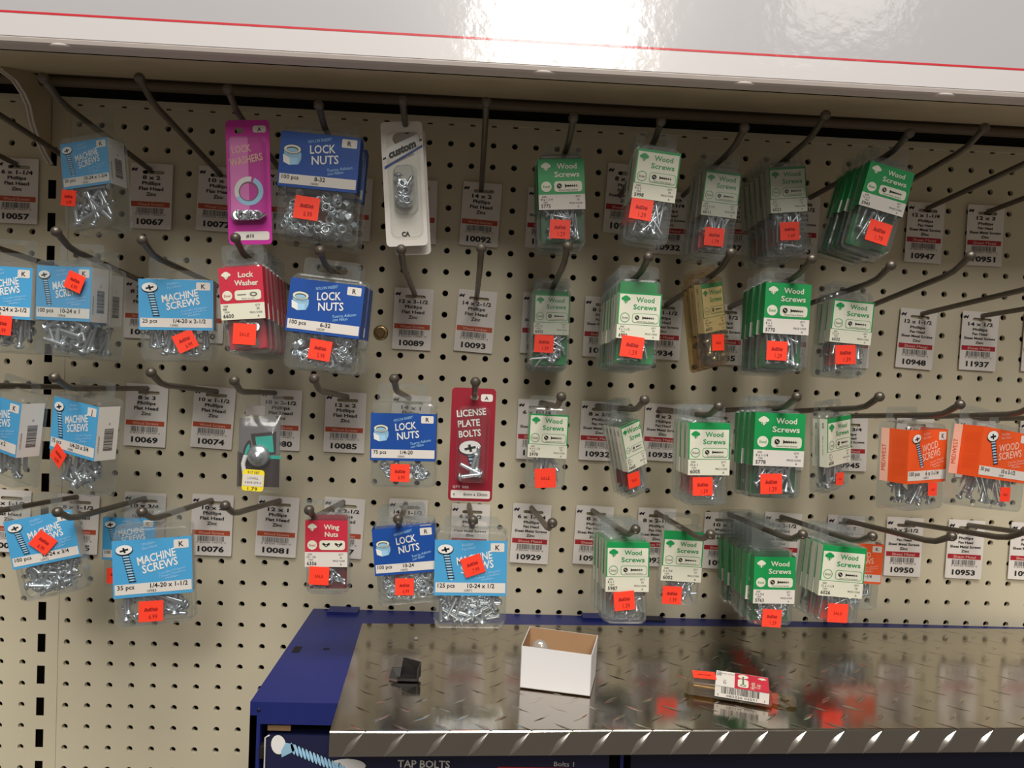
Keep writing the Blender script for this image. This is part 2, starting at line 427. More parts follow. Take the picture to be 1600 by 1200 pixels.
def nut_pic(b, x, y, s, l=2):
    b.poly([(x-s, y-.1*s), (x-.9*s, y-.95*s), (x-.2*s, y-1.25*s), (x+.75*s, y-1.1*s), (x+s, y-.5*s), (x+s, y+.1*s)], 'steel_blue', l)
    b.poly([(x-s, y-.1*s), (x-.25*s, y-.45*s), (x-.2*s, y-1.25*s), (x-.9*s, y-.95*s)], 'white', l+1)
    b.poly([(x-.25*s, y-.45*s), (x+.6*s, y-.4*s), (x+.6*s, y-1.1*s), (x-.2*s, y-1.25*s)], 'pale_blue', l+1)
    b.rect(x-.9*s, y-.1*s, x+.92*s, y+.55*s, 'steel_blue', l+1, r=.2*s)
    b.ell(x, y+.5*s, .98*s, .52*s, 'ink', l+2); b.ell(x, y+.5*s, .93*s, .47*s, 'cream', l+3); b.ell(x, y+.46*s, .66*s, .30*s, 'ink', l+4); b.ell(x, y+.40*s, .6*s, .24*s, 'steel_blue', l+5)
def tree(b, x, y, s, m, l=2):
    for q, (dx, dy, r) in enumerate(((-.55, 0, .45), (.55, 0, .45), (0, .32, .5), (-.3, .25, .4), (.3, .25, .4), (0, -.05, .5))): b.ell(x+dx*s, y+dy*s, r*s, r*s*.8, m, l+.18*q)
    b.rect(x-.16*s, y-.95*s, x+.16*s, y-.3*s, m, l+1.1); b.rect(x-.42*s, y-.72*s, x-.28*s, y-.25*s, m, l+1.1); b.rect(x+.28*s, y-.72*s, x+.42*s, y-.25*s, m, l+1.1)

def small_label(b, W, H, o):
    """wood screws / lock washers / wing nuts cards, origin lower left"""
    solid = o.get('solid', False); base = o.get('base', 'green'); fg = 'cream' if solid else base
    wt = o.get('white', .30)*H
    b.rect(0, wt, W, H, base, 1); b.rect(0, 0, W, wt, 'cream' if not solid or o.get('cream') else 'paper', 1)
    if not solid:
        b.rect(W*.03, wt+H*.012, W*.97, H*(.965-o.get('top', .06)), 'cream', 2)
    tp = H*(1-(.0 if solid else o.get('top', .06)))
    hh = tp-wt
    tree(b, W*.17, wt+hh*.80, W*.105, fg, 3)
    t1, t2 = o.get('title', ('Wood', 'Screws'))
    b.text(t1, W*.62, wt+hh*.72, hh*.15, fg, 3, bold=.02); b.text(t2, W*.62, wt+hh*.49, hh*.15, fg, 3, bold=.02, w=W*.54 if len(t2) > 4 else None)
    cy = wt+hh*.22; r = min(W*.115, hh*.15)
    if solid:
        b.ell(W*.17, cy, r, r, 'cream', 3, 20); b.rect(W*.34, cy-r, W*.94, cy+r, 'cream', 3, r=r*.55)
    else:
        b.ring(W*.17, cy, r*.88, r, base, 3); b.rect(W*.34, cy-r, W*.95, cy+r, base, 3, r=r*.55); b.rect(W*.35, cy-r*.9, W*.94, cy+r*.9, 'cream', 4, r=r*.5)
    b.text('Steel', W*.17, cy-r*.22, r*.5, base if solid else 'ink_grey', 5, w=r*1.3)
    pic = o.get('pic', 'screw')
    if pic == 'screw':
        b.ell(W*.45, cy+r*.1, r*.48, r*.48, 'ink', 5); b.rect(W*.45-r*.3, cy+r*.05, W*.45+r*.3, cy+r*.16, 'cream', 6, rot=-.7)
        X0, X1 = W*.57, W*.88; yy = cy+r*.1
        b.poly([(X0, yy-r*.36), (X0+W*.035, yy-r*.15), (X1, yy), (X0+W*.035, yy+r*.15), (X0, yy+r*.36)], 'ink', 5)
        for k in range(5): xx = X0+W*.07+(X1-X0-W*.09)*k/5; b.rect(xx, yy-r*.24, xx+W*.014, yy+r*.24, 'ink', 5, rot=.25)
        b.text('Round Head, Slotted', W*.645, cy-r*.78, r*.25, 'ink', 5, w=W*.4)
    elif pic == 'washer':
        b.ring(W*.77, cy+r*.15, r*.45, r*.75, 'ink_grey', 5, sy=.55); b.rect(W*.40, cy+r*.05, W*.60, cy+r*.2, 'ink_grey', 5)
        b.text('Split Lock', W*.645, cy-r*.78, r*.25, 'ink_grey', 5, w=W*.3)
    else:
        for q in (.5, .79):
            b.ell(W*q, cy-r*.05, r*.3, r*.3, 'ink', 5); b.ell(W*q-r*.45, cy+r*.2, r*.38, r*.22, 'ink', 5, rot=-.6); b.ell(W*q+r*.45, cy+r*.2, r*.38, r*.22, 'ink', 5, rot=.6); b.ell(W*q, cy-r*.05, r*.14, r*.14, 'cream', 6)
    b.text('SIZE', W*.12, wt*.80, wt*.11, 'ink', 3); b.text(o.get('size', '8 x 1'), W*.05, wt*.60, wt*.15, 'ink', 3, align='l')
    b.text('ITEM', W*.14, wt*.43, wt*.10, 'ink', 3); b.text(o.get('item', '5998'), W*.05, wt*.13, wt*.23, 'ink', 3, align='l', bold=.01)
    b.text('QTY', W*.85, wt*.80, wt*.11, 'ink', 3); b.text(o.get('qty', '10'), W*.85, wt*.58, wt*.14, 'ink', 3)
    b.text('PRICE CODE', W*.80, wt*.36, wt*.11, 'ink', 3, w=W*.28); b.text('A', W*.85, wt*.12, wt*.13, 'ink', 3)

def big_label(b, W, H, o):
    k = o['k']; base = {'machine': 'sky_blue', 'nut': 'royal', 'wood': 'orange'}[k]
    if o.get('base'): base = o['base']
    b.rect(0, 0, W, H, base, 1)
    s0, s1 = (.10, .255); b.rect(W*.02, H*s0*.55, W*.985, H*(s1-.02), 'paper', 2)
    b.rect(W*.77, H*.80, W*.96, H*.955, 'paper', 2, r=W*.015); b.text(o.get('letter', 'K'), W*.865, H*.835, H*.085, 'ink', 3, bold=.02)
    yb = H*.145
    b.text(o['pcs'], W*.05, yb, H*.074, 'ink', 3, align='l', bold=.015); b.text(o['size'], W*.46, yb, H*.076, 'ink', 3, align='l', bold=.02); b.text(o.get('code', '10971'), W*.42, H*.072, H*.045, 'ink', 3, align='l')
    a = radians(12)
    if k == 'nut':
        nut_pic(b, W*.16, H*.60, W*.115)
        b.text('NYLON INSERT', W*.50, H*.86, H*.055, 'pale_blue', 3, w=W*.30, rot=a, shear=.2)
        b.text('LOCK', W*.54, H*.66, H*.15, 'white', 3, bold=.015, w=W*.32, rot=a*.6, shear=.05); b.text('NUTS', W*.58, H*.47, H*.15, 'white', 3, bold=.015, w=W*.34, rot=a*.6, shear=.05)
        b.text('Tuerca Adicion', W*.77, H*.38, H*.055, 'pale_blue', 3, w=W*.32, rot=a, shear=.2); b.text('con Nilon', W*.72, H*.30, H*.055, 'pale_blue', 3, w=W*.2, rot=a, shear=.2)
    else:
        x0 = .15 if k == 'machine' else .2
        screw_pic(b, W*x0, H*.83, H*.58, W*.072, radians(-78 if k == 'machine' else -70), l=3)
        t = ('MACHINE', 'SCREWS') if k == 'machine' else ('WOOD', 'SCREWS')
        b.text('Phillips', W*.46, H*.90, H*.05, 'pale_blue' if k == 'machine' else 'spine', 3, rot=a, w=W*.16); b.text('Pan Head', W*.47, H*.83, H*.05, 'pale_blue' if k == 'machine' else 'spine', 3, rot=a, w=W*.18)
        c = 'white' if k == 'machine' else 'spine'
        b.text(t[0], W*.56, H*.615, H*.14, c, 3, bold=.02, w=W*(.50 if k == 'machine' else .40), rot=a, shear=.1); b.text(t[1], W*.60, H*.46, H*.14, c, 3, bold=.02, w=W*.46, rot=a, shear=.1)
        c = 'pale_blue' if k == 'machine' else 'spine'
        for q, t in enumerate(('Tornillo Maquina', 'Cabeza Cilindrica', 'Phillips')): b.text(t, W*.74, H*(.40-.055*q), H*.04, c, 3, w=W*(.36, .34, .16)[q], rot=a)

# ------------------------------------------------------------------ hardware pieces (shared meshes, one object each)
HW = {}
def hardware(kind, size=1.0):
    key = (kind, round(size, 2))
    if key in HW: return HW[key]
    b = MB(); n = 8
    if kind == 'machine_screw':      # length ~ size metres along -z, head on top
        L = size; r = min(.0022, L*.115); h = r*1.15
        b.lathe([(.0001, h*1.1), (r*1.2, h), (r*1.95, h*.45), (r*2.05, 0), (r*1.0, 0), (r*1.0, -L*.1)], 'zinc', 12)
        P = []; z = -L*.1
        while z > -L+r*.8: P += [(r*.82, z), (r*1.02, z-r*.28)]; z -= r*.56
        P += [(r*.7, -L), (.0001, -L)]; b.lathe(P, 'zinc', n)
        b.box((-r*1.1, -r*.2, h*.98), (r*1.1, r*.2, h*1.12), 'zinc_dark'); b.box((-r*.2, -r*1.1, h*.98), (r*.2, r*1.1, h*1.12), 'zinc_dark')
    elif kind == 'wood_screw':
        L = size; r = .0016
        b.lathe([(.0001, r*.9), (r*1.6, r*.85), (r*2.1, r*.3), (r*2.1, 0), (r*.95, -r*1.2), (r*.9, -L*.35)], 'zinc', 10)
        P = []; z = -L*.35
        while z > -L*.92:
            k = 1-max(0, (-z/L-.55))*1.1; P += [(r*.66*k, z), (r*1.12*k, z-r*.35)]; z -= r*.75
        P += [(.0001, -L)]; b.lathe(P, 'zinc', n); b.box((-r*1.7, -r*.22, r*.8), (r*1.7, r*.22, r*.98), 'zinc_dark')
    elif kind == 'nut':
        R = size; H = R*1.1; o = [[(R*cos(pi/3*k), R*sin(pi/3*k), z) for k in range(6)] for z in (0, H*.8)]
        b.rings(o, 'zinc', False, False, smooth=False)
        def hexcap(z, r0, flip):
            V = []; F = []
            for k in range(12):
                a = pi/6*k; t = R*cos(pi/6)/cos((a % (pi/3))-pi/6); V += [(t*cos(a), t*sin(a), z), (r0*cos(a), r0*sin(a), z)]
            for k in range(12):
                q = (2*k, 2*((k+1) % 12), 2*((k+1) % 12)+1, 2*k+1); F.append(q if not flip else q[::-1])
            b.add(V, F, 'zinc')
        hexcap(0, R*.5, True); hexcap(H*.8, R*.8, False)
        b.rings([[(rr*cos(pi/6*k), rr*sin(pi/6*k), z) for k in range(12)] for rr, z in ((R*.8, H*.8), (R*.78, H*1.15), (R*.62, H*1.25), (R*.5, H*1.1), (R*.5, 0))], 'zinc', False, False)
    elif kind == 'washer':
        R = size; b.lathe([(R, 0), (R, R*.3), (R*.62, R*.34), (R*.62, .0), (R, 0)], 'zinc', 14, smooth=False)
    elif kind == 'wing_nut':
        R = size; b.lathe([(R*.5, 0), (R*.8, 0), (R*.6, R*.9), (R*.35, R*.9), (R*.35, 0)], 'zinc', 12)
        for s in (-1, 1): b.tube([(s*R*.5, 0, R*.3), (s*R*1.1, 0, R*.9), (s*R*1.7, 0, R*1.5), (s*R*1.9, 0, R*1.75)], [R*.22, R*.28, R*.42, R*.2], 'zinc', 8)
    HW[key] = b.mesh(kind); return HW[key]
def fill(root, kind, size, n, x0, x1, z0, z1, y0, y1, seed, name=None, upright=.45):
    r = random.Random(seed)
    name = name or kind; me = hardware(kind, size)
    for k in range(n):
        if kind in ('machine_screw', 'wood_screw'):
            L = size
            for _ in range(40):
                a = r.gauss(0, upright)+(pi if r.random() < .5 else 0) if r.random() < .75 else r.uniform(0, 2*pi)
                dx, dz = -sin(a)*L, -cos(a)*L; m = .003; 
                xa, xb = x0+m+max(0, -dx), x1-m-max(0, dx); za, zb_ = z0+m+max(0, -dz), z1+L*.55-max(0, dz)
                if xa < xb and za < zb_: break
            else: xa, xb, za, zb_ = (x0+x1)/2, (x0+x1)/2+.001, z1-.004, z1-.003
            x = xa+(xb-xa)*(k+r.random())/n; z = za+(zb_-za)*r.random()**1.5; y = r.uniform(y0+.003, y1-.003)
            o = link(name, me, root, (x, y, z), (r.uniform(-.1, .1), a, r.uniform(0, 3)*0))
        else:
            s = size; x = r.uniform(x0+s*1.1, x1-s*1.1); z = z0+s+(z1-.006-z0-s*1.6)*r.random()**1.2; y = r.uniform(y0+s*1.2, y1-s*1.2) if y1-y0 > s*2.6 else (y0+y1)/2
            q = (r.uniform(0, 6), r.uniform(0, 6), 0) if r.random() < .45 else (pi/2+r.uniform(-.4, .4), r.uniform(0, 1), r.uniform(-.4, .4))
            o = link(name, me, root, (x, y, z), q)
        KIDS[root.name].append(o)

# ------------------------------------------------------------------ blister packs
def rr(x0, z0, x1, z1, r, y, n=4):
    P = []
    for cx, cz, a0 in ((x1-r, z1-r, 0), (x0+r, z1-r, 90), (x0+r, z0+r, 180), (x1-r, z0+r, 270)):
        for k in range(n+1): a = radians(a0+90*k/n); P.append(Vector((cx+r*cos(a), y, cz+r*sin(a))))
    return P[::-1]
def sheet_with_slot(b, x0, z0, x1, z1, y, sx, sz, sw, sh, m, t=.0004, r=.004):
    """flat sheet with a round-ended hang slot, two faces and the slot's inner edge"""
    n = 6; outer = []; inner = []
    for cx, cz, a0 in ((x1-r, z1-r, 0), (x0+r, z1-r, 90), (x0+r, z0+r, 180), (x1-r, z0+r, 270)):
        for k in range(n): outer.append((cx+r*cos(radians(a0+90*k/(n-1))), cz+r*sin(radians(a0+90*k/(n-1)))))
    for cx, a0 in ((sx+sw/2-sh/2, 0), (sx-sw/2+sh/2, 90), (sx-sw/2+sh/2, 180), (sx+sw/2-sh/2, 270)):
        for k in range(n): inner.append((cx+sh/2*cos(radians(a0+90*k/(n-1))), sz+sh/2*sin(radians(a0+90*k/(n-1)))))
    N = len(outer); V = [(x, y, z) for x, z in outer]+[(x, y, z) for x, z in inner]+[(x, y+t, z) for x, z in outer]+[(x, y+t, z) for x, z in inner]
    F = []
    for k in range(N):
        q = (k+1) % N; F += [(k, N+k, N+q, q), (2*N+k, 2*N+q, 3*N+q, 3*N+k), (N+k, 3*N+k, 3*N+q, N+q), (k, q, 2*N+q, 2*N+k)]
    b.add(V, F, m)
REPORT = []
def solve_pack(hook, q, T, back):
    """depth at which a pack with this outline hangs from its own rod"""
    best = None
    for i in range(150):
        D = .03+i*.0012
        if D > .2: break
        P = [at(x, y, D) for x, y in q]; top = (P[0]+P[1])/2; cen = (P[0]+P[1]+P[2]+P[3])/4
        e = P[1]-P[0]+P[2]-P[3]; e.normalize(); up = Vector((-e.z, 0, e.x)); up = up if up.z > 0 else -up
        rd = rod_at(hook, max(0, D-back)); d = rd-top; lat = d.dot(e); ln = d.dot(up)
        c = abs(lat)+max(0, .010-ln)*1.5+max(0, ln-.034)*.6+(.2-D)*.02
        if best is None or c < best[0]: best = (c, D, lat, ln)
    return best
def make_pack(name, q, bot, hook, T, label, cat, kind, o, contents, sticker=None, yaw=0, n=1, group=None, step=.0125, topgap=.006,
              plastic='clear_plastic', D=None, backcard=None, seed=1, backlabel=None, side=None, W=None, sway=.6, tab=True, pitch=0, blister_w=None, roll=None):
    yaw = radians(yaw)
    best = solve_pack(hook, q, T, T)
    if D is None: D = best[1]
    P = [at(x, y, D) for x, y in q]; cen = (P[0]+P[1]+P[2]+P[3])/4
    wv = ((P[1]-P[0])+(P[2]-P[3]))/2; hv = ((P[0]-P[3])+(P[1]-P[2]))/2
    rl = atan2(-wv.z, wv.x) if roll is None else radians(roll)
    tanth = (cen.x-CAM.x)/(CAM.y*-1-D); dx = cos(yaw)-tanth*sin(yaw)
    Wl = W or wv.length/dx; Hl = hv.length*cos(min(.5, abs(atan2(hv.x, hv.z)-rl)))
    rd = rod_at(hook, max(0, D-T)); 
    botz = (bot-(q[2][1]+q[3][1])/2)*(-CAM.y-D)/FPX
    # root sits at the hang slot: directly above the label centre along the pack's own up axis
    up = Vector((sin(rl), 0, cos(rl))); ln = (rd-cen).dot(up); ln = max(ln, Hl/2+.008)
    Rm = Euler((pitch, rl, yaw), 'XYZ').to_matrix()
    zc = -ln                                                     # label centre below the slot, in pack space
    loc = cen-Rm@Vector((0, -T, zc))
    root = thing(name, loc, (pitch, rl, yaw)); KIDS[root.name] = []
    def kid(b, nm, lb=None):
        k = b.obj(nm, root, label=lb); KIDS[root.name].append(k); return k
    xl, xr = -Wl/2, Wl/2; zt, zb_ = zc+Hl/2, zc-Hl/2
    bt, bb = zt+topgap, zb_-botz; bw = (blister_w or Wl*1.05)/2
    REPORT.append((label[:40], round(D, 3), 'W%.3f H%.3f bh%.3f' % (Wl, Hl, bt-bb), 'ln%.3f' % (-bt), 'lat%.3f' % ((rd-loc).dot(Vector((cos(rl), 0, -sin(rl)))))))
    # clear shell
    b = MB(); r = min(.006, bw*.3)
    shell = [rr(-bw-.0015, bb-.0015, bw+.0015, bt+.0005, r, .0006), rr(-bw-.0015, bb-.0015, bw+.0015, bt+.0005, r, 0), rr(-bw, bb, bw, bt, r, 0),
             rr(-bw+.0006, bb+.0006, bw-.0006, bt-.0006, r, -T+.0022), rr(-bw+.0014, bb+.0014, bw-.0014, bt-.0014, r*.9, -T+.0005), rr(-bw+.003, bb+.003, bw-.003, bt-.003, r*.7, -T)]
    b.rings(shell, plastic, cap0=True, cap1=True, smooth=False)
    kid(b, 'blister')
    slotx = max(-.012, min(.012, (rd-loc).dot(Vector((cos(rl), 0, -sin(rl))))))
    if tab:
        b = MB(); tw = min(bw, .02) if not o.get('widetab') else bw*.8
        sheet_with_slot(b, -tw+slotx*.5, bt-.0005, tw+slotx*.5, max(.009, bt+.008), .0004, slotx*.5, 0, tw*1.1, .008, plastic)
        kid(b, 'hang_tab')
    # printed sleeve, a thin card box inside the front of the shell
    b = MB(); inside = plastic == 'amber_plastic' or hook in ('a2', 'b1', 'a10', 'a11', 'b7')
    yf_ = -T+(.0014 if inside else -.0005); cw = min(Wl/2, bw-.0010) if inside else bw+.0004
    depth = T-.0015
    face = o.get('face', 'paper')
    b.frame(O=(-cw, yf_, zb_)); (small_label if kind == 'small' else big_label)(b, 2*cw, Hl, o)
    b.add([(-cw, yf_, zb_), (cw, yf_, zb_), (cw, yf_, zt), (-cw, yf_, zt)], [(0, 1, 2, 3)], face)
    sm = o.get('sidem', 'paper' if kind == 'big' else 'cream')
    for sgn in (-1, 1):
        if sgn == 1: V = [(cw, yf_, zb_), (cw, yf_+depth, zb_), (cw, yf_+depth, zt), (cw, yf_, zt)]
        else: V = [(-cw, yf_+depth, zb_), (-cw, yf_, zb_), (-cw, yf_, zt), (-cw, yf_+depth, zt)]
        b.add(V, [(0, 1, 2, 3)], sm)
    if side == 'barcode':
        b.frame(O=(cw, yf_, zb_), U=(0, 1, 0), V=(0, 0, 1), N=(1, 0, 0)); barcode(b, depth*.35, Hl*.18, depth*.78, Hl*.6, 1, 5, vert=True)
        b.text('CODE 200A3650', depth*.16, Hl*.3, depth*.07, 'ink_grey', 1, rot=pi/2)
        b.text('02', depth*.6, Hl*.68, depth*.08, 'ink_grey', 1, rot=pi/2)
    if side == 'item':
        b.frame(O=(-cw, yf_+depth, zb_), U=(0, -1, 0), V=(0, 0, 1), N=(-1, 0, 0)); b.text(o.get('item', ''), depth*.35, Hl*.86, depth*.24, 'ink', 1, rot=-pi/2)
        b.text('SIZE 8 x 3/4 BRASS', depth*.4, Hl*.45, depth*.09, 'ink', 1, rot=-pi/2, w=Hl*.4)
    if side == 'orange':
        b.frame(O=(-cw, yf_+depth, zb_), U=(0, -1, 0), V=(0, 0, 1), N=(-1, 0, 0)); b.rect(0, 0, depth*.3, Hl, 'spine', 1); b.rect(depth*.3, 0, depth, Hl, 'orange', 1)
        b.text('MIDWEST', depth*.2, Hl*.45, depth*.16, 'orange_dark', 2, rot=pi/2, w=Hl*.5)
        for k in range(9): b.text('Tornillos para madera', depth*(.94-.06*k), Hl*.5, depth*.025, 'orange_dark', 2, rot=pi/2, w=Hl*.72)
    kid(b, 'label_card')
    if backcard:
        b = MB(); b.box((-bw+.002, -.0018, bb+.003), (bw-.002, -.0008, bt-.002), backcard); kid(b, 'backing_card')
    for kk, sz, cnt, upr in contents:
        fill(root, kk, sz, cnt, -bw+.003, bw-.003, bb+.003, zb_+.006, -T+.003, -.003, seed, upright=upr)
    if sticker:
        sx_, sy_, ss, srot, stxt = sticker
        c = at(sx_, sy_, D+.0006); lc = Rm.inverted()@(c-loc); s = ss*(-CAM.y-D)/FPX
        lc.x = max(-bw+s*.3, min(bw-s*.3, lc.x))
        b = MB(); b.rings([[(-s/2, 0, -s*.46), (s/2, 0, -s*.46), (s/2, 0, s*.46), (-s/2, 0, s*.46)], [(-s/2, -.0002, -s*.46), (s/2, -.0002, -s*.46), (s/2, -.0002, s*.46), (-s/2, -.0002, s*.46)]], 'neon', smooth=False)
        b.frame(O=(0, -.0002, 0))
        if stxt == 'SALE': b.text('SALE', 0, -s*.08, s*.15, 'neon_ink', 2, w=s*.42)
        else:
            b.text('BuilDids', 0, s*.02, s*.14, 'neon_ink', 2, w=s*.56, bold=.04, shear=.35); b.text(stxt, s*.08, -s*.33, s*.2, 'neon_ink', 2, w=s*.34)
            if '0-' in stxt: pass
        k = b.obj('price_sticker', root, loc=(lc.x, -T-(.0022 if lc.z+s*.46 > zb_ else .0004), lc.z), rot=(0, radians(srot)-rl, 0)); KIDS[root.name].append(k)
    tag(root, label, cat, group if n > 1 else o.get('grp'))
    r = random.Random(seed*13+1)
    B, qn, Tn = ROD[hook]; axis = (qn-B).normalized()
    step = max(step, T/cos(yaw)+.0012+(.003 if yaw else 0))
    for k in range(1, n):
        off = axis*(-(step*k))
        if -(loc.y+off.y) < .015: break
        c = dup(root, loc+off, (pitch, rl+r.gauss(0, .02)*sway, yaw+r.gauss(0, .03)*sway))
        c['label'] = backlabel or (label+', hidden copy behind'); c['group'] = group or 'packs stacked behind the front one on a hook'
    return root

# ------------------------------------------------------------------ data: packs (label corners in the photo, clockwise from top left)
G_SMALL = 'small carded wood screw packs on the pegboard'; G_MACH = 'large machine screw packs on the pegboard'; G_NUT = 'lock nut packs on the pegboard'
WS = lambda n, L=.024, u=.35: [('wood_screw', L, int(n*1.6), u)]
def green(q, bot, hook, label, item, size, n=1, solid=False, st=None, **k):
    o = dict(solid=solid, item=item, size=size, face='green' if solid else 'cream', base=k.pop('base', 'green'), top=k.pop('top', .06), sidem=k.pop('sidem', 'green' if solid else 'cream'))
    make_pack('wood_screw_pack', q, bot, hook, k.pop('T', .0125), label, 'wood screws', 'small', o, k.pop('con', WS(14)), st, n=n, group=G_SMALL,
              backcard=k.pop('backcard', 'green_dark' if solid else None), seed=int(item), backlabel=k.pop('bl', None), **k)
def big(q, bot, hook, label, kind, pcs, size, code, con, st=None, **k):
    nm = {'machine': 'machine_screw_pack', 'nut': 'lock_nut_pack', 'wood': 'large_wood_screw_pack'}[kind]
    o = dict(k=kind, pcs=pcs, size=size, code=code, letter='R' if kind == 'nut' else k.pop('letter', 'K'), face={'machine': 'sky_blue', 'nut': 'royal', 'wood': 'orange'}[kind], sidem=k.pop('sidem', {'machine': 'paper', 'nut': 'royal', 'wood': 'orange'}[kind]), widetab=True)
    if k.get('base'): o['base'] = k.pop('base')
    make_pack(nm, q, bot, hook, k.pop('T', .026), label, {'machine': 'machine screws', 'nut': 'lock nuts', 'wood': 'wood screws'}[kind], 'big', o, con, st,
              group={'machine': G_MACH, 'nut': G_NUT, 'wood': 'large orange wood screw packs'}[kind], backlabel=k.pop('bl', None), seed=sum(map(ord, code)), **k)
# top row
big([(103, 219), (176, 217), (160, 288), (86, 296)], 358, 'a2', 'blue machine screws pack in the shaded top left corner, sticker at its left', 'machine', '50 pcs', '10-24 x 1-3/4', '10965',
    [('machine_screw', .036, 22, .6)], (102, 308, 26, 5, '6.99'), yaw=-14, side='barcode', sidem='paper', D=.17, T=.024)
big([(440, 204), (560, 216), (554, 302), (440, 291)], 372, 'a5', 'blue lock nuts pack reading 8-32 in the top row', 'nut', '100 pcs', '8-32', '10041',
    [('nut', .0050, 52, 0)], (479, 325, 38, 6, '6.99'), n=2, step=.03, D=.185, T=.02, bl='lock nuts pack peeking out below and behind the 8-32 pack', sway=2)
green([(839, 251), (907, 246), (915, 324), (848, 331)], 381, 'a8', 'solid green wood screws pack item 5775 in the top row', '5775', '8 x 1-1/4', 4, True, (875, 358, 32, 0, '1.29'), bl='wood screws pack stacked behind the solid green 5775 pack in the top row', roll=-4)
green([(1005, 232), (1066, 241), (1048, 317), (983, 308)], 373, 'a9', 'white and green wood screws pack item 5998 tilted to the right in the top row', '5998', '9 x 2', 3, False, (1002, 327, 35, 7, '1.39'), top=.02, bl='wood screws pack behind the tilted 5998 pack in the top row', step=.014, con=WS(14, .03))
green([(1102, 264), (1156, 271), (1155, 342), (1097, 335)], 398, 'a10', 'white and green wood screws pack item 6011 in the shaded top row', '6011', '10 x 1-1/2', 4, False, (1116, 370, 31, 3, '1.79'), top=.02, bl='wood screws pack behind the 6011 pack in the top row', con=WS(10, .03))
green([(1199, 262), (1255, 259), (1267, 328), (1208, 334)], 396, 'a11', 'white and green wood screws pack item 6023 in the top row, tilted left', '6023', '12 x 1', 6, False, (1234, 361, 31, -5, '1.49'), top=.02, bl='wood screws pack behind the 6023 pack in the top row', roll=-6)
green([(1362, 251), (1425, 271), (1409, 339), (1344, 321)], 394, 'a12', 'solid dark green wood screws pack item 5943 leaning right in the top row', '5943', '12 x 2', 5, True, (1373, 363, 37, 15, '1.79'), bl='wood screws pack behind the leaning 5943 pack in the top row', con=WS(5, .03), step=.013)
# second row
big([(-42, 415), (50, 417), (44, 502), (-52, 492)], 548, 'b0', 'blue machine screws pack cut by the left edge, second row', 'machine', '50 pcs', '10-24 x 2-1/2', '10968',
    [('machine_screw', .04, 20, .5)], (3, 508, 32, 4, '6.99'), D=.185)
big([(63, 415), (147, 417), (134, 504), (46, 497)], 555, 'b1', 'blue machine screws pack with a tilted sticker on its top right, second row left', 'machine', '100 pcs', '10-24 x 1', '10966',
    [('machine_screw', .022, 40, 1.2)], (121, 441, 29, 22, '6.99'), yaw=-9, side='barcode', n=2, step=.034, D=.19, bl='machine screws pack behind the pack with the sticker on its top right')
big([(217, 436), (327, 438), (334, 516), (224, 516)], 563, 'b2', 'blue machine screws pack reading 25 pcs with long bolts', 'machine', '25 pcs', '1/4-20 x 2-1/2', '10985',
    [('machine_screw', .036, 18, .10)], (289, 533, 31, -27, '6.99'), D=.15, topgap=.002, T=.02, yaw=10)
make_pack('lock_washer_pack', [(345, 419), (410, 416), (410, 497), (347, 501)], 549, 'b3', .012, 'red lock washer pack item 6600 on the second row', 'lock washers', 'small',
    dict(base='red', solid=True, title=('Lock', 'Washer'), item='6600', size='#8', qty='30', pic='washer', face='red', white=.31, cream=True, sidem='red'), [('washer', .0048, 10, 0)],
    (382, 522, 35, 1, 'SALE'), n=7, group='red lock washer packs', backcard='red', backlabel='red lock washer pack stacked behind the 6600 pack', seed=4, topgap=.005, step=.013, D=.2)
big([(458, 433), (570, 448), (555, 529), (449, 517)], 580, 'b4', 'blue lock nuts pack reading 6-32 on the second row', 'nut', '100 pcs', '6-32', '10039',
    [('nut', .0046, 48, 0)], (500, 547, 34, 8, '5.99'), n=2, step=.006, D=.19, bl='lock nuts pack pressed behind the 6-32 pack', T=.024)
green([(835, 459), (890, 461), (890, 524), (834, 522)], 574, 'b7', 'white and green wood screws pack item 6002 in the second row', '6002', '6 x 1/2', 6, False, (850, 537, 30, 1, '1.39'), top=.0, topgap=.007, bl='wood screws pack behind the 6002 pack in the second row', con=WS(14, .016, .9), backcard='green')
green([(969, 456), (1030, 460), (1030, 532), (965, 528)], 573, 'b8', 'white and green wood screws pack item 6993 in the second row', '6993', '9 x 1-1/2', 7, False, (987, 542, 36, 6, '1.39'), top=.0, topgap=.014, bl='wood screws pack behind the 6993 pack in the second row', con=WS(9, .02, .5), backcard='green', step=.011)
green([(1094, 444), (1129, 440), (1138, 514), (1105, 521)], 574, 'b9', 'turned wood screws pack item 6003 yellowed plastic, side of its card showing', '6003', '8 x 3/4', 3, False, (1128, 535, 28, -4, 'SALE'), yaw=32, side='item', plastic='amber_plastic', bl='yellowed wood screws pack behind the turned 6003 pack', T=.010, topgap=.006, con=[('wood_screw', .02, 10, .8)], step=.015)
green([(1202, 442), (1267, 444), (1259, 525), (1191, 519)], 580, 'b10', 'solid green wood screws pack item 5770 in the second row', '5770', '8 x 1', 4, True, (1214, 548, 33, 1, '1.29'), bl='wood screws pack behind the solid green 5770 pack in the second row', topgap=.004, con=WS(9, .028, .25), step=.016)
green([(1302, 468), (1361, 472), (1361, 541), (1300, 533)], 588, 'b11', 'white and green wood screws pack item 6032 at the right end of the second row', '6032', '12 x 3', 3, False, (1321, 554, 33, -3, '1.39'), top=.0, topgap=.010, bl='wood screws pack behind the 6032 pack in the second row', con=WS(8, .036, .06), step=.012)
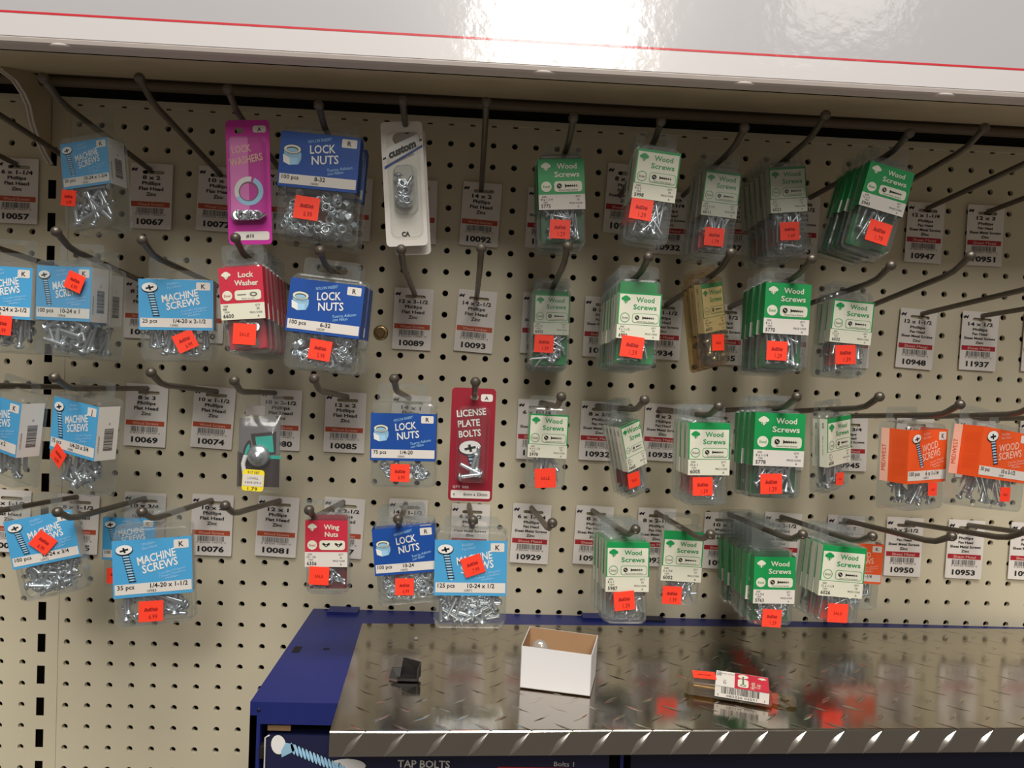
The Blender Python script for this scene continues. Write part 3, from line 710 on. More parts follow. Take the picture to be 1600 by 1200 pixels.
# third row
big([(-30, 614), (38, 625), (17, 708), (-50, 695)], 752, 'c0', 'blue machine screws pack with white side panel at the left edge, third row', 'machine', '50 pcs', '1/4-20 x 2', '10981',
    [('machine_screw', .036, 16, .15)], None, yaw=-28, side='barcode', T=.024, D=.16)
big([(94, 624), (160, 632), (138, 715), (72, 705)], 768, 'c1', 'turned blue machine screws pack with white barcode side, right of the leftmost one', 'machine', '75 pcs', '1/4-20 x 3/4', '10980',
    [('machine_screw', .019, 44, 1.2)], (77, 713, 30, 38, '6.99'), yaw=-28, side='barcode', T=.024, letter='J', D=.17)
big([(583, 646), (680, 646), (676, 722), (581, 718)], 763, 'c5', 'blue lock nuts pack reading 1/4-20 on the third row', 'nut', '75 pcs', '1/4-20', '10043',
    [('nut', .0070, 22, 0)], (625, 739, 30, 0, '6.99'), topgap=.011, T=.02, D=.17)
green([(828, 646), (885, 649), (885, 717), (828, 714)], 764, 'c7', 'single white and green wood screws pack item 5978 with yellowed hang tab', '5978', '6 x 1-1/2', 1, False, (852, 747, 33, -4, 'SALE'), top=.0, topgap=.008, con=WS(8, .03, .35), plastic='clear_plastic')
green([(972, 662), (1000, 657), (1007, 728), (981, 738)], 780, 'c8', 'turned wood screws pack showing side number 0665 on the third row', '0665', '8 x 2', 4, False, (989, 751, 26, -12, 'SALE'), yaw=34, side='item', top=.0, topgap=.008, T=.010, bl='wood screws pack behind the turned 0665 pack in the third row', con=WS(10, .036, .2))
green([(1076, 661), (1138, 661), (1138, 743), (1079, 742)], 792, 'c9', 'white and green wood screws pack item 6005 on the third row', '6005', '10 x 1', 4, False, (1098, 760, 32, -3, '1.39'), top=.09, topgap=.004, bl='wood screws pack behind the 6005 pack in the third row', con=WS(12, .022, .8), step=.011)
green([(1181, 644), (1256, 647), (1253, 730), (1180, 727)], 781, 'c10', 'solid bright green wood screws pack item 5778 on the third row', '5778', '8 x 1-1/4', 4, True, (1205, 756, 35, -3, '1.29'), topgap=.002, bl='wood screws pack behind the bright green 5778 pack in the third row', con=WS(14, .028, .3), step=.014, T=.014)
green([(1293, 651), (1327, 651), (1328, 724), (1294, 728)], 770, 'c11', 'narrow turned wood screws pack with dull card, right of the bright green 5778 pack', '6030', '12 x 2', 2, False, (1318, 749, 22, 2, 'SALE'), yaw=36, side='item', T=.010, con=WS(8, .03, .15), step=.012, bl='wood screws pack behind the narrow turned pack in the third row')
big([(1414, 669), (1472, 673), (1482, 754), (1426, 755)], 800, 'c12', 'orange wood screws pack left of the one at the right edge', 'wood', '100 pcs', '6 x 1-1/4', '10931', [('wood_screw', .03, 34, .5)], (1461, 765, 23, 1, 'SALE'),
    yaw=26, side='orange', T=.032, D=.15)
big([(1526, 664), (1600, 678), (1612, 757), (1541, 748)], 802, 'c13', 'orange wood screws pack cut by the right edge, third row', 'wood', '30 pcs', '10 x 3-1/2', '10949', [('wood_screw', .034, 26, .3)], (1573, 773, 25, 3, 'SALE'),
    yaw=22, side='orange', T=.032, D=.16)
# bottom row
big([(12, 812), (110, 798), (122, 868), (22, 893)], 935, 'd0', 'blue 100 pcs machine screws pack tilted left, bottom left corner', 'machine', '100 pcs', '10-24 x 3/4', '10972', [('machine_screw', .017, 55, 1.3)], (68, 847, 30, 38, '6.99'), roll=-11.5, D=.17, T=.02, yaw=12)
big([(163, 808), (240, 810), (240, 876), (163, 874)], 920, 'd2', 'blue machine screws pack half hidden behind the big 35 pcs pack', 'machine', '100 pcs', '10-32 x 1', '10975', [('machine_screw', .018, 26, 1.3)], (180, 900, 26, 0, '6.99'), D=.085)
big([(184, 841), (299, 841), (296, 928), (177, 933)], 979, 'd2', 'large blue machine screws pack reading 35 pcs at the front left', 'machine', '35 pcs', '1/4-20 x 1-1/2', '10983', [('machine_screw', .036, 34, 1.2)], (236, 955, 35, -1, '6.99'), topgap=.011, D=.195, T=.02, yaw=14)
make_pack('wing_nut_pack', [(481, 813), (542, 813), (540, 886), (477, 885)], 930, 'd4', .013, 'red wing nuts pack item 6356 on the bottom row', 'wing nuts', 'small',
    dict(base='red', solid=True, title=('Wing', 'Nuts'), item='6356', size='10 - 24', qty='6', pic='wing', face='red', white=.32), [('wing_nut', .0040, 8, 0)], (499, 899, 31, 1, 'SALE'), backcard='deep_red', seed=3, topgap=.005, D=.195)
big([(585, 826), (677, 821), (678, 892), (588, 901)], 947, 'd5', 'blue lock nuts pack reading 10-24 on the bottom row', 'nut', '100 pcs', '10-24', '10042', [('nut', .0060, 40, 0)], (632, 917, 29, -2, '6.99'), n=2, step=.012, topgap=.003, D=.19, bl='lock nuts pack behind the 10-24 pack on the bottom row', T=.02)
big([(684, 844), (790, 844), (787, 932), (680, 929)], 985, 'd6', 'blue machine screws pack reading 125 pcs above the metal shelf', 'machine', '125 pcs', '10-24 x 1/2', '10971', [('machine_screw', .0175, 62, 1.5)], (739, 883, 33, -20, '7.99'), topgap=.009, D=.195, T=.02)
green([(949, 847), (1012, 847), (1012, 925), (949, 924)], 978, 'd8', 'white and green wood screws pack item 5987 at the front of the bottom row', '5987', '8 x 1', 5, False, (975, 938, 33, -7, '1.39'), top=.08, topgap=.003, bl='wood screws pack behind the 5987 pack in the bottom row', con=WS(14, .026, .25))
green([(1040, 830), (1098, 830), (1093, 912), (1034, 905)], 948, 'd9', 'white and green wood screws pack item 6002 on the bottom row, short screws', '6002', '6 x 3/4', 1, False, (1050, 930, 31, 2, '1.39'), top=.14, topgap=.004, con=WS(18, .017, .3))
green([(1180, 870), (1240, 870), (1240, 944), (1179, 942)], 980, 'd10', 'solid green wood screws pack item 5763 at the front of the longest stack', '5763', '4 x 3/4', 13, True, (1206, 966, 31, 2, '1.29'), topgap=.006, bl='wood screws pack in the long stack behind the 5763 pack', con=WS(22, .016, 1.2), step=.0125, sway=1.5)
green([(1284, 851), (1348, 856), (1348, 936), (1284, 930)], 976, 'd11', 'white and green wood screws pack item 6026 with a tall clear hang tab', '6026', '12 x 1-1/4', 4, False, (1309, 958, 33, 2, 'SALE'), top=.08, topgap=.003, bl='wood screws pack behind the 6026 pack in the bottom row', con=WS(6, .026, .3), step=.014)
big([(1305, 846), (1377, 851), (1375, 913), (1303, 908)], 955, 'd12', 'orange wood screws pack half hidden behind the 6026 pack', 'wood', '75 pcs', '12 x 1-1/4', '10950', [('wood_screw', .02, 24, .9)], None, D=.06, T=.02)

# ------------------------------------------------------------------ other carded goods
def flat_card(name, q, hook, D, label, cat, t=.0012, base='white'):
    P = [at(x, y, D) for x, y in q]; cen = sum(P, Vector())/4; wv = ((P[1]-P[0])+(P[2]-P[3]))/2; hv = ((P[0]-P[3])+(P[1]-P[2]))/2
    rl = atan2(-wv.z, wv.x); W, H = wv.length, hv.length; rd = rod_at(hook, D)
    o = thing(name, cen, (0, rl, 0)); KIDS[o.name] = []
    Rm = Euler((0, rl, 0)).to_matrix(); h = Rm.inverted()@(rd-cen)
    tag(o, label, cat); return o, W, H, max(-W*.25, min(W*.25, h.x)), min(H/2-.008, h.z)
def card_sheet(o, W, H, sx, sz, base, nm='card', sw=.008, sh=.006, y=0):
    b = MB(); sheet_with_slot(b, -W/2, -H/2, W/2, H/2, y, sx, sz, sw, sh, base, t=.0008, r=.004); return b
def bubble(b, x0, z0, x1, z1, T, m='clear_plastic', y=-.0005, r=.006):
    r = min(r, (x1-x0)*.4)
    b.rings([rr(x0-.001, z0-.001, x1+.001, z1+.001, r, y), rr(x0, z0, x1, z1, r, y), rr(x0+.001, z0+.001, x1-.001, z1-.001, r, y-T*.75), rr(x0+.003, z0+.003, x1-.003, z1-.003, r*.7, y-T)], m, cap0=False, smooth=False)
# pink lock washers
o, W, H, sx, sz = flat_card('washer_card', [(352, 187), (421, 188), (425, 381), (357, 383)], 'a4', .18, 'magenta lock washers card with one printed split ring, top row', 'lock washers')
b = card_sheet(o, W, H, sx, H/2-.010, 'magenta'); b.frame(O=(-W/2, 0, -H/2))
b.rect(W*.08, H*.22, W*.5, H*.86, 'magenta_light', 1)
b.rect(W*.62, H*.90, W*.92, H*.955, 'paper', 1, r=.002); b.text('A', W*.77, H*.91, H*.03, 'ink', 2, bold=.02)
b.text('LOCK', W*.36, H*.74, H*.058, 'tag_pink', 2, w=W*.44, bold=.02, rot=.12); b.text('WASHERS', W*.47, H*.655, H*.058, 'tag_pink', 2, w=W*.76, bold=.02, rot=.2)
b.ring(W*.5, H*.43, W*.22, W*.33, 'pale_blue', 2, 28, 1.35, 1.15+2*pi); b.ring(W*.5, H*.43, W*.22, W*.33, 'white', 3, 20, 1.35, 3.6); b.ring(W*.49, H*.425, W*.20, W*.22, 'ink_grey', 3, 24)
b.rect(W*.14, H*.035, W*.94, H*.105, 'paper', 1, r=.002); b.text('#10', W*.5, H*.055, H*.028, 'ink', 2, bold=.02)
b.obj('card', o)
b = MB(); bubble(b, -W*.43, -H*.32, W*.42, H*.36, .010, 'thin_clear'); b.obj('blister', o)
fill(o, 'washer', .0042, 26, -W*.42, W*.42, -H*.31, -H*.2, -.010, -.001, 8)
# white chrome accessory blister
o, W, H, sx, sz = flat_card('fastener_card', [(598, 192), (660, 188), (668, 384), (600, 385)], 'a6', .18, 'white blister card of chrome fasteners with slanted black lettering, top row', 'fasteners')
b = card_sheet(o, W, H, sx, H/2-.016, 'paper', sw=.026, sh=.012); b.frame(O=(-W/2, 0, -H/2))
a = .52
b.poly([(W*.02, H*.695), (W*.98, H*.845), (W*.98, H*.86), (W*.02, H*.71)], 'ink_blue', 1); b.poly([(W*.05, H*.62), (W*.98, H*.79), (W*.98, H*.81), (W*.05, H*.645)], 'royal_dark', 1)
b.poly([(W*.10, H*.70), (W*.92, H*.82), (W*.9, H*.90), (W*.12, H*.79)], 'white', 2)
b.text('custom', W*.52, H*.755, H*.055, 'ink', 3, w=W*.72, bold=.06, rot=a*.75, shear=.3); b.text('ACCESSORIES', W*.55, H*.70, H*.018, 'ink_blue', 3, w=W*.5, rot=a*.75)
b.text('CA', W*.48, H*.08, H*.035, 'ink', 2, w=W*.2, bold=.06)
b.obj('card', o)
b = MB(); bubble(b, -W*.36, -H*.42, W*.40, H*.42, .004, 'thin_clear'); bubble(b, -W*.24, -H*.24, W*.30, H*.14, .014); b.obj('blister', o)
fill(o, 'nut', .0058, 7, -W*.22, W*.26, -H*.22, H*.06, -.015, -.002, 5); fill(o, 'machine_screw', .018, 4, -W*.22, W*.26, -H*.2, H*.0, -.015, -.002, 6, upright=1)
b = MB(); sheet_with_slot(b, -W*.38, -H*.53, W*.5, H*.49, .0135, sx, H/2-.016, .026, .012, 'paper', t=.0008, r=.004); b.obj('card', dcard := thing('fastener_card', o.location+Vector((.002, 0, -.003)), o.rotation_euler))
b = MB(); bubble(b, -W*.3, -H*.46, W*.42, H*.3, .009, 'thin_clear', y=.0125); b.obj('blister', dcard)
tag(dcard, 'second white blister card hanging behind the one with slanted black lettering', 'fasteners')
# license plate bolts
o, W, H, sx, sz = flat_card('bolt_card', [(708, 605), (778, 608), (766, 784), (698, 782)], 'c6', .165, 'dark red license plate bolts card with a big printed screw', 'bolts')
b = card_sheet(o, W, H, sx, H/2-.009, 'deep_red'); b.frame(O=(-W/2, 0, -H/2))
b.rect(W*.66, H*.885, W*.93, H*.95, 'paper', 1, r=.002); b.text('A', W*.79, H*.90, H*.032, 'ink', 2, bold=.02)
for k, t in enumerate(('LICENSE', 'PLATE', 'BOLTS')): b.text(t, W*.14+W*.03*k, H*(.74-.09*k), H*.058, 'white', 2, align='l', w=W*(.66, .5, .5)[k], bold=.025, rot=.12)
screw_pic(b, W*.46, H*.47, H*.27, W*.17, radians(-75)); b.rect(W*.06, H*.025, W*.95, H*.095, 'paper', 1, r=.0015)
b.text('4', W*.13, H*.045, H*.025, 'ink', 2); b.text('6mm x 20mm', W*.62, H*.048, H*.028, 'ink', 2, w=W*.54, bold=.01); b.text('QTY  SIZE', W*.28, H*.115, H*.02, 'white', 2, w=W*.36)
b.obj('card', o)
b = MB(); bubble(b, -W*.33, -H*.33, W*.36, H*.33, .011, 'thin_clear'); b.obj('blister', o)
fill(o, 'machine_screw', .021, 4, -W*.3, W*.33, -H*.32, -H*.12, -.011, -.001, 12, upright=1.4)
# grey bag with yellow price tag
o, W, H, sx, sz = flat_card('parts_bag', [(371, 617), (444, 617), (438, 772), (369, 768)], 'c3', .155, 'clear bag of metal parts with grey card, teal print and yellow price sticker', 'parts bag')
b = MB(); b.box((-W*.46, .0005, -H*.44), (W*.44, .0012, H*.26), 'bag_grey'); b.frame(O=(-W/2, .0005, -H/2))
b.poly([(W*.02, H*.06), (W*.95, H*.06), (W*.95, H*.36), (W*.5, H*.32), (W*.02, H*.42)], 'bag_dark', 1)
b.poly([(W*.30, H*.60), (W*.86, H*.63), (W*.86, H*.40), (W*.40, H*.38)], 'bag_dark', 2); b.poly([(W*.40, H*.57), (W*.78, H*.59), (W*.82, H*.42), (W*.46, H*.41)], 'teal', 3)
b.ring(W*.55, H*.45, W*.06, W*.075, 'ink_blue', 4, 10, .2, 1.9); b.ell(W*.22, H*.44, W*.07, H*.10, 'bag_dark', 2, rot=-.3); b.ell(W*.23, H*.43, W*.035, H*.07, 'teal', 3, rot=-.3)
b.rect(W*.70, H*.35, W*.98, H*.385, 'teal', 3); b.text('0-1 BAR CHAIR GAUGE', W*.5, H*.72, H*.02, 'ink_grey', 2, w=W*.7, rot=.05)
b.obj('card', o)
b = MB(); b.frame(O=(-W/2, .0005, -H/2)); b.add([(-W*.32, 0, H*.29), (W*.1, 0, H*.29), (W*.1, 0, H*.39), (-W*.32, 0, H*.39)], [(0, 1, 2, 3)], 'slot_grey')
for k in range(9): b.text('I', W*(.22+.045*k), H*.80, H*.07, 'teal', 1)
b.obj('header_print', o)
b = MB(); sheet_with_slot(b, -W/2, -H/2, W/2, H*.5, .0020, sx, H*.5-.006, .006, .004, 'thin_clear', t=.0003)
R = []
for y, k in ((0.001, 0), (-.004, .35), (-.009, .75), (-.010, 1)):
    R.append(rr(-W/2+.001+.006*k, -H/2+.001+.004*k, W/2-.001-.006*k, H*.30-.02*k, .003, y))
b.rings(R, 'thin_clear', cap0=False); b.obj('bag', o)
b = MB(); b.lathe([(.0001, .0), (.010, 0), (.0115, .003), (.009, .006), (.006, .0065), (.005, .010), (.0001, .011)], 'zinc', 18, 'y'); b.obj('metal_knob', o, loc=(0, .0, -H*.12))
b = MB(); b.tube([(-W*.28, -.003, -H*.12), (-W*.33, -.003, -H*.2), (-W*.30, -.003, -H*.3), (-W*.2, -.003, -H*.42)], .0022, 'white'); b.obj('metal_clip', o)
b = MB(); s = .0105; b.frame(); b.rings([rr(-s, -s, s, s, .003, 0), rr(-s, -s, s, s, .003, -.0002)], 'yellow', smooth=False); b.frame(O=(0, -.0002, 0)); b.rect(-s*.95, -s*.55, s*.95, s*.55, 'paper', 1)
b.text('917 587', 0, s*.62, s*.26, 'ink_grey', 2, w=s*1.1); b.text('LOWELL', 0, s*.1, s*.2, 'ink_grey', 2, w=s); b.text('4 BAR STR 4', 0, -s*.3, s*.2, 'ink_grey', 2, w=s*1.5); b.text('1.79', 0, -s*.92, s*.3, 'ink', 2, w=s*.9)
b.obj('price_sticker', o, loc=(-W*.05, -.0112, -H*.355), rot=(0, .05, 0))

# ------------------------------------------------------------------ hanging price tags
def price_tag(cx, top, bot, size, kind, code, label, sz=None, wpx=61, roll=0, mark=True, seed=1):
    D = .004; sc_ = (-CAM.y-D)/FPX
    c = at(cx, (top+bot)/2, D); W = wpx*sc_; H = (bot-top)*sc_; b = MB()
    hz = H/2-H*.135
    sheet_with_slot(b, -W/2, -H/2, W/2, H/2, 0, W*.04, hz, W*.52, H*.055, 'tag_white', t=.0006, r=.0012)
    b.frame(O=(-W/2, 0, -H/2))
    # left of the slot, the maker's mark
    if mark:
        b.text('M', W*.10, H*.875, H*.05, 'ink_blue', 2, shear=.3, bold=.03, w=W*.15); b.ell(W*.035, H*.90, W*.02, H*.008, 'ink_blue', 2)
    b.text(size, W*.5, H*.755, H*.058, 'ink', 2, bold=.03, w=W*min(.74, .085*len(size)))
    lines = ('Phillips', 'Flat Head', 'Zinc') if kind == 'flat' else ('Phillips', 'Pan Head', 'Sheet Metal Screws', 'Zinc')
    st = .084 if kind == 'flat' else .074; hh = .052 if kind == 'flat' else .042
    for k, t in enumerate(lines):
        wt = {'Phillips': .44, 'Flat Head': .58, 'Zinc': .24, 'Pan Head': .44, 'Sheet Metal Screws': .92}[t]*(1 if kind == 'flat' else .92)
        b.text(t, W*.5, H*(.672-st*k), H*hh, 'ink', 2, bold=.028, w=W*wt)
    b.rect(W*.03, H*.335, W*.95, H*.415, 'tag_orange' if kind == 'flat' else 'tag_red', 1)
    b.text('Wood Screws' if kind == 'flat' else 'Sheet Metal', W*.5, H*.352, H*.042, 'tag_pink', 2, w=W*.62, bold=.012)
    barcode(b, W*.16, H*.235, W*.82, H*.32, 1, seed); b.text('0 82236 '+code+' 4', W*.5, H*.205, H*.026, 'ink_grey', 2, w=W*.72)
    b.text(code, W*.5, H*.065, H*.085, 'ink', 2, bold=.035, w=W*.64)
    o = b.obj('price_tag', loc=c, rot=(0, radians(roll), 0)); tag(o, label, 'price tag', 'white hang tags behind the hooks'); return o
TAGS = [
 (26, 249, 347, '6 x 1-1/4', 'flat', '10057', 'white price tag reading 10057, 6 x 1-1/4, at the top left'),
 (236, 257, 356, '8 x 2', 'flat', '10067', 'white price tag reading 10067, 8 x 2, right of the top left blue pack'),
 (341, 262, 360, '10 x 1', 'flat', '10072', 'white price tag reading 10072, 10 x 1, partly behind the magenta card'),
 (450, 267, 364, '10 x 1-1/4', 'flat', '10077', 'white price tag edge between the magenta card and the 8-32 lock nuts'),
 (548, 278, 374, '12 x 1-1/4', 'flat', '10083', 'white price tag peeking out right of the 8-32 lock nuts pack'),
 (652, 282, 380, '12 x 3', 'flat', '10088', 'white price tag peeking out right of the white blister card'),
 (751, 286, 384, '14 x 2', 'flat', '10092', 'white price tag reading 10092, 14 x 2'),
 (853, 295, 388, '6 x 3/4', 'pan', '10926', 'white price tag peeking out left of the 5775 wood screws pack'),
 (976, 257, 365, '8 x 1/2', 'pan', '10930', 'white price tag left of the tilted 5998 pack, only its left edge visible'),
 (1046, 300, 397, '8 x 1-1/4', 'pan', '10932', 'white price tag between the 5998 and 6011 packs, number partly hidden'),
 (1143, 302, 397, '10 x 1/2', 'pan', '10937', 'white price tag ending in 37 between the 6011 and 6023 packs'),
 (1250, 306, 403, '10 x 1-1/2', 'pan', '10940', 'white price tag reading 10940 behind the 6023 pack'),
 (1343, 311, 408, '12 x 1/2', 'pan', '10944', 'white price tag ending in 4 below the leaning 5943 pack'),
 (1445, 316, 411, '12 x 1-1/4', 'pan', '10947', 'white price tag reading 10947, 12 x 1-1/4'),
 (1539, 320, 416, '12 x 3', 'pan', '10951', 'white price tag reading 10951, 12 x 3, top right'),
 (227, 437, 528, '8 x 2-1/2', 'flat', '10068', 'white price tag showing its left edge, left of the 25 pcs machine screws'),
 (318, 442, 534, '10 x 1-1/4', 'flat', '10070', 'white price tag between the 25 pcs machine screws and red lock washers'),
 (543, 450, 543, '12 x 1-3/4', 'flat', '10084', 'white price tag peeking out right of the 6-32 lock nuts pack'),
 (645, 451, 546, '12 x 3-1/2', 'flat', '10089', 'white price tag reading 10089, 12 x 3-1/2'),
 (743, 454, 550, '14 x 2-1/2', 'flat', '10093', 'white price tag reading 10093, 14 x 2-1/2'),
 (845, 458, 553, '6 x 1', 'pan', '10927', 'white price tag peeking out left of the 6002 pack in the second row'),
 (942, 464, 558, '8 x 3/4', 'pan', '10931', 'white price tag left of the 6993 pack in the second row'),
 (1035, 468, 562, '8 x 1-1/2', 'pan', '10934', 'white price tag ending in 0934 between the 6993 and turned 6003 packs'),
 (1132, 475, 570, '10 x 1/2', 'pan', '10935', 'white price tag ending in 35 between the turned 6003 and solid green 5770 packs'),
 (1234, 478, 573, '10 x 2', 'pan', '10941', 'white price tag peeking out right of the 5770 pack in the second row'),
 (1331, 480, 575, '12 x 3/4', 'pan', '10945', 'white price tag behind the 6032 pack in the second row'),
 (1432, 482, 577, '12 x 1-1/2', 'pan', '10948', 'white price tag reading 10948, 12 x 1-1/2'),
 (1530, 486, 580, '14 x 1/2', 'pan', '11937', 'white price tag reading 11937, 14 x 1/2'),
 (1627, 488, 583, '14 x 1-1/4', 'pan', '10954', 'white price tag cut by the right edge beside the 11937 tag'),
 (228, 601, 697, '8 x 3', 'flat', '10069', 'white price tag reading 10069, 8 x 3'),
 (333, 605, 700, '10 x 1-1/2', 'flat', '10074', 'white price tag reading 10074, 10 x 1-1/2'),
 (438, 609, 703, '10 x 2-1/2', 'flat', '10080', 'white price tag ending in 80, partly behind the clear parts bag'),
 (539, 613, 707, '12 x 2', 'flat', '10085', 'white price tag reading 10085, 12 x 2'),
 (640, 617, 710, '14 x 1', 'flat', '10090', 'white price tag with only its top showing behind the 1/4-20 lock nuts'),
 (838, 624, 718, '6 x 1-1/4', 'pan', '10928', 'white price tag peeking out left of the single 5978 pack'),
 (936, 627, 720, '8 x 3/4', 'pan', '10932', 'white price tag starting 109, left of the turned 0665 pack'),
 (1035, 631, 721, '8 x 2', 'pan', '10935', 'white price tag reading 10935, 8 x 2, left of the 6005 pack'),
 (1116, 640, 727, '10 x 1-1/4', 'pan', '10938', 'white price tag ending in 8, between the 6005 and 5778 packs'),
 (1228, 645, 735, '10 x 2', 'pan', '10942', 'white price tag behind the bright green 5778 pack'),
 (1326, 652, 737, '12 x 3/4', 'pan', '10945', 'white price tag ending in 45 right of the narrow turned pack'),
 (1427, 650, 745, '12 x 2', 'pan', '10949', 'white price tag corner showing behind the orange 6 x 1-1/4 pack'),
 (1524, 654, 748, '14 x 3/4', 'pan', '10952', 'white price tag corner showing behind the orange 10 x 3-1/2 pack'),
 (1620, 656, 752, '14 x 1-1/2', 'pan', '10955', 'white price tag corner at the right edge of the third row'),
 (14, 766, 862, '6 x 1-1/2', 'flat', '10060', 'white price tag at the left edge behind the tilted 10-24 x 3/4 pack'),
 (121, 773, 865, '8 x 1-1/2', 'flat', '10065', 'white price tag ending in 065 right of the tilted 10-24 x 3/4 pack'),
 (225, 770, 866, '10 x 3/4', 'flat', '10071', 'white price tag with only its top showing behind the big 35 pcs pack'),
 (331, 773, 868, '10 x 2', 'flat', '10076', 'white price tag reading 10076, 10 x 2'),
 (433, 776, 870, '12 x 1', 'flat', '10081', 'white price tag reading 10081, 12 x 1'),
 (536, 778, 872, '12 x 2-1/2', 'flat', '10087', 'white price tag ending in 87 behind the wing nuts pack'),
 (636, 780, 874, '14 x 1-1/2', 'flat', '10091', 'white price tag top behind the 10-24 lock nuts pack'),
 (734, 787, 880, '6 x 1/2', 'pan', '10925', 'white price tag top showing behind the 125 pcs machine screws pack'),
 (829, 787, 881, '6 x 1-1/4', 'pan', '10929', 'white price tag reading 10929'),
 (927, 790, 883, '8 x 1', 'pan', '10933', 'white price tag reading 1093 left of the 5987 pack'),
 (1025, 793, 886, '8 x 2-1/2', 'pan', '10936', 'white price tag reading 8 x 2-1/2 left of the 6002 bottom row pack'),
 (1128, 800, 890, '10 x 1', 'pan', '10939', 'white price tag corner behind the long stack of wood screws'),
 (1221, 800, 894, '10 x 2-1/2', 'pan', '10943', 'white price tag top reading 2-1/2 right of the long stack'),
 (1320, 804, 898, '12 x 1', 'pan', '10946', 'white price tag top behind the 6026 pack'),
 (1412, 807, 902, '12 x 2-1/2', 'pan', '10950', 'white price tag reading 10950, 12 x 2-1/2'),
 (1508, 811, 906, '14 x 1', 'pan', '10953', 'white price tag reading 10953, 14 x 1'),
 (1606, 815, 908, '14 x 2', 'pan', '10956', 'white price tag cut by the right edge, bottom row')]
rt = random.Random(5)
for k, t in enumerate(TAGS):
    price_tag(t[0], t[1], t[2], t[3], t[4], t[5], t[6], roll=rt.gauss(1.2, .8), seed=k+3, wpx=60 if t[0] > 600 else 63)

# ------------------------------------------------------------------ hooks
HOOKLABEL = {
 'a2': 'steel hook carrying the top left blue machine screws pack', 'a4': 'steel hook carrying the magenta lock washers card', 'a5': 'steel hook carrying the 8-32 lock nuts packs', 'a6': 'steel hook carrying the white blister cards',
 'a8': 'steel hook carrying the stack of solid green 5775 packs', 'a9': 'steel hook carrying the tilted 5998 packs', 'a10': 'steel hook carrying the 6011 packs', 'a11': 'steel hook carrying the 6023 packs', 'a12': 'steel hook carrying the leaning 5943 packs',
 'a3': 'empty steel hook through the 10072 tag', 'a7': 'empty steel hook through the 10092 tag', 'a0': 'steel hook end through the 10057 tag at the left edge', 'a1': 'steel hook crossing in front of the shelf bracket', 'a13': 'empty steel hook behind the leaning 5943 packs, left of the 10947 tag',
 'a14': 'empty steel hook through the 10947 tag', 'a15': 'empty steel hook through the 10951 tag',
 'b0': 'steel hook carrying the machine screws pack cut by the left edge, second row', 'b1': 'steel hook carrying the machine screws pack with the sticker at its top right', 'b2': 'steel hook carrying the 25 pcs machine screws pack', 'b3': 'steel hook carrying the red lock washer packs', 'b4': 'steel hook carrying the 6-32 lock nuts packs',
 'b5': 'empty steel hook through the 10089 tag', 'b6': 'empty steel hook through the 10093 tag', 'b7': 'steel hook carrying the 6002 stack in the second row', 'b8': 'steel hook carrying the 6993 stack', 'b9': 'steel hook carrying the yellowed turned 6003 packs', 'b10': 'steel hook carrying the solid green 5770 packs',
 'b11': 'steel hook carrying the 6032 packs', 'b12': 'long bare steel hook ending beside the 10951 tag', 'b13': 'empty steel hook through the 10948 tag', 'b14': 'empty steel hook through the 11937 tag',
 'c0': 'steel hook carrying the blue pack at the left edge, third row', 'c1': 'steel hook carrying the turned 1/4-20 x 3/4 pack', 'c2': 'empty steel hook through the 10074 tag', 'c3': 'steel hook carrying the clear parts bag', 'c4': 'empty steel hook through the 10085 tag', 'c5': 'steel hook carrying the 1/4-20 lock nuts pack',
 'c6': 'steel hook carrying the license plate bolts card', 'c7': 'steel hook carrying the single 5978 pack', 'c8': 'steel hook carrying the turned 0665 packs', 'c9': 'steel hook carrying the 6005 packs', 'c10': 'steel hook carrying the bright green 5778 packs', 'c11': 'steel hook carrying the narrow turned pack, its ball end well to the right',
 'c12': 'steel hook carrying the orange 6 x 1-1/4 pack', 'c13': 'steel hook carrying the orange 10 x 3-1/2 pack', 'c14': 'steel hook at the right edge of the third row',
 'd0': 'steel hook carrying the tilted 10-24 x 3/4 pack, bottom left', 'd1': 'bare steel hook above the bottom left packs with its ball left of the 065 tag', 'd2': 'steel hook carrying the big 35 pcs machine screws pack', 'd3': 'empty steel hook through the 10081 tag', 'd4': 'steel hook carrying the wing nuts pack',
 'd5': 'steel hook carrying the 10-24 lock nuts packs', 'd6': 'steel hook carrying the 125 pcs machine screws pack', 'd7': 'empty steel hook through the 10929 tag', 'd8': 'steel hook carrying the 5987 stack', 'd9': 'steel hook carrying the 6002 pack on the bottom row', 'd10': 'steel hook carrying the longest stack of wood screws',
 'd11': 'steel hook carrying the 6026 packs', 'd12': 'steel hook carrying the half hidden orange pack, its ball beside the 10950 tag', 'd13': 'empty steel hook through the 10950 tag', 'd14': 'empty steel hook through the 10953 tag'}
for k in HOOKS: make_hook(k, HOOKLABEL[k])
# hex bolt head on the pegboard
c = at(595, 520, 0); b = MB()
b.lathe([(.0088, 0), (.0088, .0012), (.0078, .002), (.0056, .002)], 'brass', 24, 'y')
b.rings([[(r*cos(pi/3*k+.2), -y, r*sin(pi/3*k+.2)) for k in range(6)] for r, y in ((.0058, .002), (.0058, .0048), (.005, .0056))], 'brass', smooth=False)
o = b.obj('hex_bolt', loc=c); tag(o, 'round flanged hex bolt head screwed into the pegboard between the tags', 'bolt')

